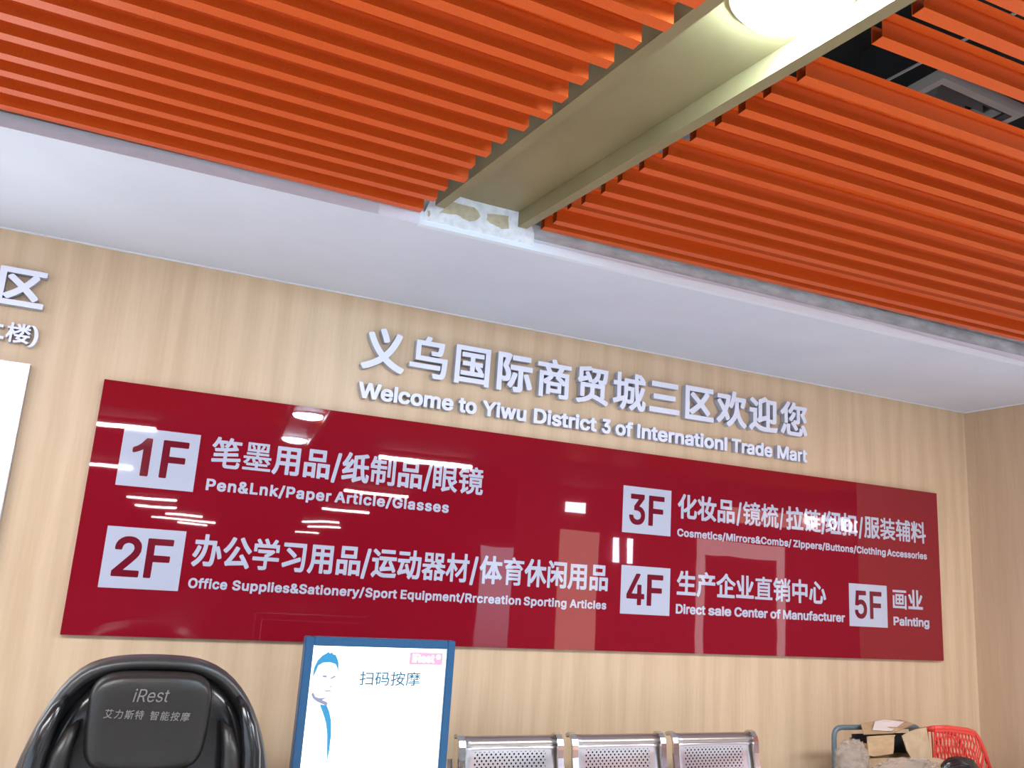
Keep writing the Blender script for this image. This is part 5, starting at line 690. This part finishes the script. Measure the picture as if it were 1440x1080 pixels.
flat('face_print', [(.727, 1.222), (.745, 1.236), (.775, 1.240), (.798, 1.232), (.811, 1.20), (.808, 1.15), (.795, 1.115), (.78, 1.103), (.755, 1.105), (.735, 1.13), (.724, 1.18)], M['screen_skin'], sc, yk+.0003)
flat('hair_print', [(.720, 1.178), (.722, 1.214), (.732, 1.240), (.748, 1.258), (.762, 1.266), (.770, 1.272), (.775, 1.266), (.784, 1.271), (.788, 1.263), (.797, 1.262), (.806, 1.248), (.812, 1.232), (.815, 1.196), (.809, 1.214), (.800, 1.229), (.779, 1.235), (.753, 1.233), (.736, 1.222), (.729, 1.200)], M['screen_blue'], sc, yk)
for nm, pts in (('eye_print', [(.756, 1.186), (.771, 1.187), (.773, 1.180), (.760, 1.181)]), ('eye_print', [(.787, 1.178), (.803, 1.187), (.806, 1.183), (.790, 1.175)]), ('mouth_print', [(.771, 1.133), (.793, 1.134), (.791, 1.131), (.775, 1.130)]), ('nose_print', [(.789, 1.150), (.796, 1.149), (.795, 1.147), (.790, 1.147)])):
    flat(nm, pts, M['screen_grey'], sc, yk)
flat('collar_print', [(.722, 1.120), (.731, 1.105), (.745, 1.095), (.762, 1.088), (.785, 1.080), (.786, 1.092), (.765, 1.100), (.778, 1.108), (.755, 1.106), (.738, 1.112), (.728, 1.128)], M['screen_grey'], sc, yk)
flat('coat_print', [(.757, 1.085), (.784, 1.082), (.797, 1.058), (.806, 1.03), (.812, .98), (.812, .93), (.808, .885), (.802, .93), (.797, .98), (.788, 1.02), (.775, 1.05)], M['screen_blue'], sc, yk)
lg = flat('logo_print', [(1.089, 1.2775), (1.226, 1.2775), (1.226, 1.2325), (1.089, 1.2325)], M['screen_pink'], sc, yk)
it = [(ch, x-0.975, 0, s, 0.055) for ch, x, s in span('B', 'iRest', 1.101, 1.192)]
me, _ = glyph_mesh('B', it, 0, 'logo_lettering', M['screen']); o = link('logo_lettering', me, None, sc, (0, yk-.0004, 1.2420)); o['label'] = 'white lettering iRest on pink'
bm = bmesh.new(); bmesh.ops.create_circle(bm, cap_ends=True, radius=0.0095, segments=20, matrix=Matrix.Translation((1.208-.975, yk-.0004, 1.262)) @ Matrix.Rotation(PI/2, 4, 'X')); bm_obj('logo_dot', bm, M['screen'], sc)
it = [(ch, x-0.975, 0, s, 0.0545) for ch, x, s in span('R', '扫码按摩', .898, 1.140)]
me, _ = glyph_mesh('R', it, 0, 'headline_print', M['screen_teal']); o = link('headline_print', me, None, sc, (0, yk, 1.158)); o['label'] = 'blue Chinese headline on the white display'
for x, z in ((.911, 1.236), (.916, 1.247), (.990, 1.234), (.994, 1.243), (1.003, 1.240)):
    flat('speck_print', [(x-.002, z-.004), (x+.003, z-.003), (x+.002, z+.004)], M['screen_grey'], sc, yk)

# ------------------------------------------------------------------ steel bench
bn = tag(empty('steel_bench', (2.25, 3.6, 0)), 'steel waiting bench with three perforated backrests against the wall', 'bench')
def curved(name, rows, x0, x1, m, parent, bow=0.0, nx=12, uv0=(0, 0), th=0.004, taper=0.0):
    """panel swept over (y, z) rows between x0 and x1; bow pushes the middle back"""
    bm = bmesh.new(); uvl = bm.loops.layers.uv.new('UVMap'); G = []; L = [0]
    for a, b in zip(rows, rows[1:]): L.append(L[-1]+math.hypot(b[0]-a[0], b[1]-a[1]))
    for j, (y, z) in enumerate(rows):
        w = L[j]/L[-1]
        G.append([bm.verts.new((x0+(x1-x0)*i/nx, y + bow*math.sin(PI*i/nx)**0.7*math.sin(PI*min(1, w*1.1))**0.8, z)) for i in range(nx+1)])
    for j in range(len(rows)-1):
        for i in range(nx):
            f = bm.faces.new((G[j][i], G[j][i+1], G[j+1][i+1], G[j+1][i]))
            for lp, (ii, jj) in zip(f.loops, ((i, j), (i+1, j), (i+1, j+1), (i, j+1))): lp[uvl].uv = ((x1-x0)*ii/nx, L[-1]-L[jj])
    o = bm_obj(name, bm, m, parent, smooth=True)
    s = o.modifiers.new('solid', 'SOLIDIFY'); s.thickness = th; s.offset = 1
    return o
def ribbon(name, rows, x0, x1, th, m, parent):
    """flat bar of thickness th following (y, z) rows, between x0 and x1"""
    n = len(rows); off = []
    for i in range(n):
        a, b = rows[max(i-1, 0)], rows[min(i+1, n-1)]; d = math.hypot(b[0]-a[0], b[1]-a[1]); off.append((rows[i][0]+(b[1]-a[1])/d*th, rows[i][1]-(b[0]-a[0])/d*th))
    poly = rows + off[::-1]; bm = bmesh.new()
    A = [bm.verts.new((x0, y, z)) for y, z in poly]; B = [bm.verts.new((x1, y, z)) for y, z in poly]; N = len(poly)
    for i in range(N): bm.faces.new((A[i], B[i], B[(i+1) % N], A[(i+1) % N]))
    for i in range(n-1):
        for V in (A, B): bm.faces.new((V[i], V[i+1], V[N-2-i], V[N-1-i]))
    return bm_obj(name, bm, m, parent)
for k, (xa, xb) in enumerate(((1.462, 1.972), (2.018, 2.530), (2.572, 3.088))):
    a, b = xa-2.25, xb-2.25
    arc = [(0.120, 0.878), (0.114, 0.884), (0.104, 0.889), (0.088, 0.886), (0.074, 0.872), (0.066, 0.852)]
    curved('back_roll', arc, a+0.028, b-0.028, M['steel_brushed'], bn)
    prof = [(0.066, 0.851), (0.068, 0.835), (0.066, 0.80), (0.052, 0.74), (0.034, 0.66), (0.016, 0.58), (0.0, 0.50), (-0.02, 0.47)]
    curved('seat_back', prof, a+0.028, b-0.028, M['perf'], bn, bow=0.022, th=0.002)
    full = arc + [(y-0.004, z) for y, z in prof[1:]]
    for s0, s1 in ((a, a+0.03), (b-0.03, b)): ribbon('side_trim', full[::-1], s0, s1, -0.014, M['steel'], bn)
    seat = [(-0.02, 0.45), (-0.10, 0.425), (-0.25, 0.42), (-0.38, 0.435), (-0.44, 0.43), (-0.46, 0.40)]
    curved('seat', seat, a+0.02, b-0.02, M['perf'], bn, th=0.003)
    for s0 in (a+0.005, b-0.025): ribbon('seat_trim', seat, s0, s0+0.02, 0.02, M['steel'], bn)
box('crossbeam', -0.80, 0.84, -0.27, -0.19, 0.33, 0.41, M['steel_brushed'], bn, bev=0.005)
for x in (-0.62, 0.66):
    bm = bmesh.new(); add_box(bm, x-0.03, x+0.03, -0.26, -0.20, 0.03, 0.34, 0.006); add_box(bm, x-0.03, x+0.03, -0.48, 0.08, 0.0, 0.035, 0.008); bm_obj('leg', bm, M['steel_brushed'], bn)
for x in (-0.80, -0.27, 0.29, 0.84):
    tube('back_bracket', round_path([(x-0.01, -0.23, 0.37), (x-0.01, 0.0, 0.40), (x-0.01, 0.07, 0.62), (x-0.01, 0.10, 0.80)], 0.05), 0.012, M['steel_brushed'], bn)

# ------------------------------------------------------------------ hand cart with cartons
ct = tag(empty('platform_cart', (3.95, 3.55, 0)), 'blue grey platform cart with bent tube handle by the corner', 'cart')
box('platform', -0.50, 0.72, -0.28, 0.36, 0.14, 0.18, M['blue_tube'], ct, bev=0.008)
tube('handle', round_path([(-0.303, 0.16, 0.17), (-0.303, 0.16, 0.908), (0.34, 0.16, 0.908), (0.34, 0.16, 0.17)], 0.055), 0.0135, M['blue_tube'], ct, seg=14)
for x, y_ in ((-0.40, -0.2), (0.60, -0.2), (-0.40, 0.28), (0.60, 0.28)):
    bm = bmesh.new(); add_tube(bm, [(x-0.02, y_, 0.06), (x+0.02, y_, 0.06)], 0.06, 18); add_box(bm, x-0.03, x+0.03, y_-0.03, y_+0.03, 0.11, 0.14); bm_obj('caster', bm, M['black'], ct)
GC = 'packing pile on the cart'
big = tag(empty('large_carton', (4.02, 3.56, 0.18)), 'large brown carton at the bottom of the cart', 'carton')
box('body', -0.44, 0.62, -0.24, 0.12, 0.0, 0.50, M['cardboard'], big, bev=0.004)
box('tape', -0.44, 0.62, -0.08, -0.03, 0.5, 0.5012, M['tape'], big)
oc = tag(empty('open_carton', (3.95, 3.65, 0.682)), 'small torn open carton with raised flaps on top of the cart pile', 'carton')
# body walls of the opened carton
for nm, q in (('side_panel', (-0.22, 0.22, -0.10, -0.095, 0.0, 0.10)), ('side_panel', (-0.22, 0.22, 0.03, 0.035, 0.0, 0.18)), ('side_panel', (-0.22, -0.215, -0.095, 0.03, 0.0, 0.17)), ('side_panel', (0.215, 0.22, -0.095, 0.03, 0.0, 0.12)), ('bottom_panel', (-0.215, 0.215, -0.095, 0.03, 0.0, 0.005))):
    box(nm, *q, M['cardboard'], oc)
def sheet(name, pts, m, parent, th=0.005):
    bm = bmesh.new(); vs_ = [bm.verts.new(p) for p in pts]; f = bm.faces.new(vs_)
    o = bm_obj(name, bm, m, parent); s = o.modifiers.new('solid', 'SOLIDIFY'); s.thickness = th; s.offset = 0; return o
sheet('left_flap', [(-0.232, -0.105, 0.118), (-0.20, -0.108, 0.112), (-0.13, -0.11, 0.118), (-0.06, -0.108, 0.122), (-0.045, -0.10, 0.140), (-0.022, -0.085, 0.200), (-0.012, -0.085, 0.212), (-0.07, -0.088, 0.213), (-0.15, -0.09, 0.210), (-0.222, -0.09, 0.207)], M['cardboard'], oc)
sheet('right_flap', [(-0.004, -0.12, 0.213), (0.05, -0.118, 0.232), (0.11, -0.116, 0.245), (0.192, -0.11, 0.252), (0.205, -0.11, 0.17), (0.222, -0.11, 0.095), (0.150, -0.12, 0.078), (0.06, -0.122, 0.098), (0.028, -0.12, 0.14), (0.012, -0.12, 0.18)], M['cardboard_pale'], oc)
sheet('right_flap_side', [(0.192, -0.11, 0.252), (0.210, 0.02, 0.22), (0.23, 0.02, 0.09), (0.222, -0.11, 0.095)], M['cardboard'], oc)
sheet('back_flap', [(-0.225, -0.07, 0.214), (-0.01, -0.07, 0.218), (0.06, -0.08, 0.243), (0.185, -0.04, 0.256), (0.16, 0.03, 0.266), (-0.02, 0.035, 0.262), (-0.14, 0.03, 0.248)], M['cardboard'], oc)
tp = sheet('tape', [(-0.14, -0.05, 0.2305), (-0.02, -0.066, 0.228), (0.13, -0.02, 0.265), (0.03, 0.025, 0.2695), (-0.05, 0.015, 0.2625)], M['tape'], oc, 0.002)
sheet('shade_panel', [(-0.215, 0.02, 0.10), (0.2, 0.02, 0.10), (0.2, 0.02, 0.20), (-0.215, 0.02, 0.20)], M['black'], oc)  # black sheet standing in for the shade inside the carton
lf = sheet('front_flap', [(0.165, -0.13, 0.082), (0.255, -0.10, 0.096), (0.40, -0.17, 0.062), (0.25, -0.24, 0.030), (0.14, -0.2, 0.045)], M['cardboard_pale'], oc)
def blob(name, c, r, m, seed, amp, parent=None, n=(48, 24)):
    bm = bmesh.new(); bmesh.ops.create_uvsphere(bm, u_segments=n[0], v_segments=n[1], radius=1.0)
    rnd = random.Random(seed); ks = [(Vector((rnd.uniform(-1, 1), rnd.uniform(-1, 1), rnd.uniform(-1, 1))).normalized()*rnd.uniform(4, 15), rnd.uniform(0, 6)) for _ in range(9)]
    for v in bm.verts:
        d = sum(abs(math.sin(v.co.dot(k)+ph)) for k, ph in ks)/9
        q = v.co*(1-amp+amp*2*d); v.co = Vector((c[0]+q.x*r[0], c[1]+q.y*r[1], max(c[2]+q.z*r[2], 0.0)))
    return bm_obj(name, bm, m, parent, smooth=True)
tag(blob('plastic_wrap', (3.632, 3.57, 0.772), (0.085, 0.06, 0.088), M['film'], 4, 0.45), 'crumpled translucent plastic wrap left of the open carton', 'plastic wrap', GC)
tag(blob('plastic_wrap', (3.93, 3.49, 0.735), (0.20, 0.03, 0.05), M['film'], 9, 0.5), 'crumpled translucent plastic film hanging in front of the open carton', 'plastic wrap', GC)
tag(blob('black_bag', (4.30, 3.47, 0.740), (0.13, 0.04, 0.056), M['leather_pad'], 12, 0.12), 'shiny black bag in front of the red basket', 'bag')
# red basket with a lattice side
bk = tag(empty('red_basket', (4.40, 3.56, 0.685)), 'red plastic lattice basket standing beside the open carton', 'basket')
rimf = [(-0.20, -0.02, 0.247), (-0.10, -0.02, 0.248), (0.06, -0.02, 0.233), (0.115, -0.02, 0.220), (0.15, -0.02, 0.185), (0.185, -0.02, 0.13), (0.235, -0.02, 0.01)]
rimb = [(x*0.9+0.01, 0.10, max(z-0.035, 0.008)) for x, _, z in rimf]
bm = bmesh.new()
for a in (rimf,):
    for (x0, y0, z0), (x1, y1, z1) in zip(a, a[1:]):
        pass
add_tube(bm, rimf, 0.012, 8); add_tube(bm, rimb, 0.010, 8); add_tube(bm, [rimf[0], rimb[0]], 0.012, 8); add_tube(bm, [rimf[-1], rimb[-1]], 0.010, 8)
bm_obj('rim', bm, M['basket'], bk, smooth=True)
def top_z(x):
    for (a, _, za), (b, _, zb) in zip(rimf, rimf[1:]):
        if a <= x <= b: return za+(zb-za)*(x-a)/(b-a)
    return 0.02
bm = bmesh.new()
for i in range(17):
    x = -0.195+i*0.0255
    for dx in (0.028, -0.028):
        x2 = min(max(x+dx, -0.198), 0.22); z = top_z(min(x, 0.232))
        zm = z-0.075
        q = [(x, -0.02, max(z-0.004, 0.004)), (x2, -0.018, max(zm, 0.004)), (x, -0.016, max(zm-0.075, 0.003)), (x2, -0.014, max(zm-0.15, 0.002))]
        add_tube(bm, q, 0.0042, 5)
lat = bm_obj('lattice', bm, M['basket'], bk); lat['kind'] = 'stuff'
prism('front_band', [(-0.20, 0.226), (-0.20, 0.248), (-0.10, 0.249), (0.06, 0.233), (0.115, 0.217), (0.105, 0.200), (0.05, 0.213), (-0.10, 0.227)], -0.028, -0.018, M['basket'], bk)
bm = bmesh.new()
for i in range(12):
    x = -0.19+i*0.035; add_tube(bm, [(x*0.9, 0.10, max(top_z(x)-0.04, 0.01)), (x*0.88, 0.095, 0.0)], 0.004, 5)
lb2 = bm_obj('back_lattice', bm, M['basket'], bk); lb2['kind'] = 'stuff'
box('bottom_panel', -0.19, 0.20, -0.01, 0.10, 0.0, 0.008, M['basket'], bk)


# ------------------------------------------------------------------ hall behind the camera (seen mirrored in the glossy board)
def ceiling_tube(x, y, L=1.2, z=None, lab=''):
    z = FZ+1.35 if z is None else z
    t = tag(empty('tube_light', (x, y, z)), lab, 'tube light', 'tube lights in the hall ceiling')
    tube('tube', [(-L/2, 0, 0), (L/2, 0, 0)], 0.022, M['tube'], t, seg=8)
    box('fitting', -L/2, L/2, -0.04, 0.04, 0.022, 0.05, M['lamp_body'], t)
rows = [(-2.6, (-0.45, 3.46)), (-8.2, (-0.65, 4.35)), (-14.6, (5.3,)), (-17.5, (0.6,)), (-22.0, (0.85, 6.2)), (-26.5, (2.0, 7.3)), (-31, (1.65, 2.9)), (-35, (2.9, 8.3))]
for r_, (y, xs) in enumerate(rows):
    for c_, x in enumerate(xs): ceiling_tube(x, y, 1.25, lab='white tube light mirrored in the red board, %s row, %s tube' % ((ORD+['last'])[r_], ORD[c_]))
S(box('wall_front', -9, 18, -36.2, -36, 0, 3.3, M['hall']))
S(box('wall_far_right', 30, 30.2, -4.4, 4, 0, 3.3, M['hall']))
S(box('ceiling_hall', -9, 30, -36, -1.05, 3.04, 3.12, M['hall']))
S(box('wall_shop', 5.6, 30, -4.4, -4.3, 0, 3.4, M['shop_red']))
sp = tag(empty('shopfront', (0, -4.3, 0)), 'red shopfront across the hall mirrored in the board', 'shop')
box('lit_panel', 6.35, 7.05, 0.0, 0.04, 0.15, 2.35, M['shop_pale'], sp)
frame_ring('door_frame', 9.0, 10.9, 0.1, 2.4, 9.15, 10.75, 0.1, 2.15, 0.0, 0.04, M['pink_frame'], sp)
box('header', 9.6, 11.8, 0.0, 0.05, 2.75, 3.0, M['shop_pale'], sp)
box('lit_sign', 6.42, 6.78, 0.0, 0.05, 2.62, 2.80, M['neon'], sp)
for x in (7.35, 7.6): box('lit_post', x, x+0.08, 0.0, 0.05, 1.9, 2.3, M['neon'], sp)
nb = tag(empty('neon_sign', (0, -4.3, 0)), 'blue white neon strokes on the shopfront mirrored in the board', 'neon sign')
for x, z0, z1 in ((11.35, 2.85, 3.25), (11.75, 2.9, 3.2), (12.25, 2.8, 3.2)): tube('neon_tube', [(x, 0.09, z0), (x, 0.09, z1)], 0.022, M['neon'], nb, seg=8)
for cx, a0, a1 in ((11.5, 0, 2*PI), (12.02, 0.6, 2*PI), (12.36, 0, 2*PI), (12.62, 0.8, 2*PI-0.8)):
    tube('neon_tube', [(cx+0.09*math.cos(a0+(a1-a0)*k/14), 0.09, 2.9+0.09*math.sin(a0+(a1-a0)*k/14)) for k in range(15)], 0.018, M['neon'], nb, seg=6)
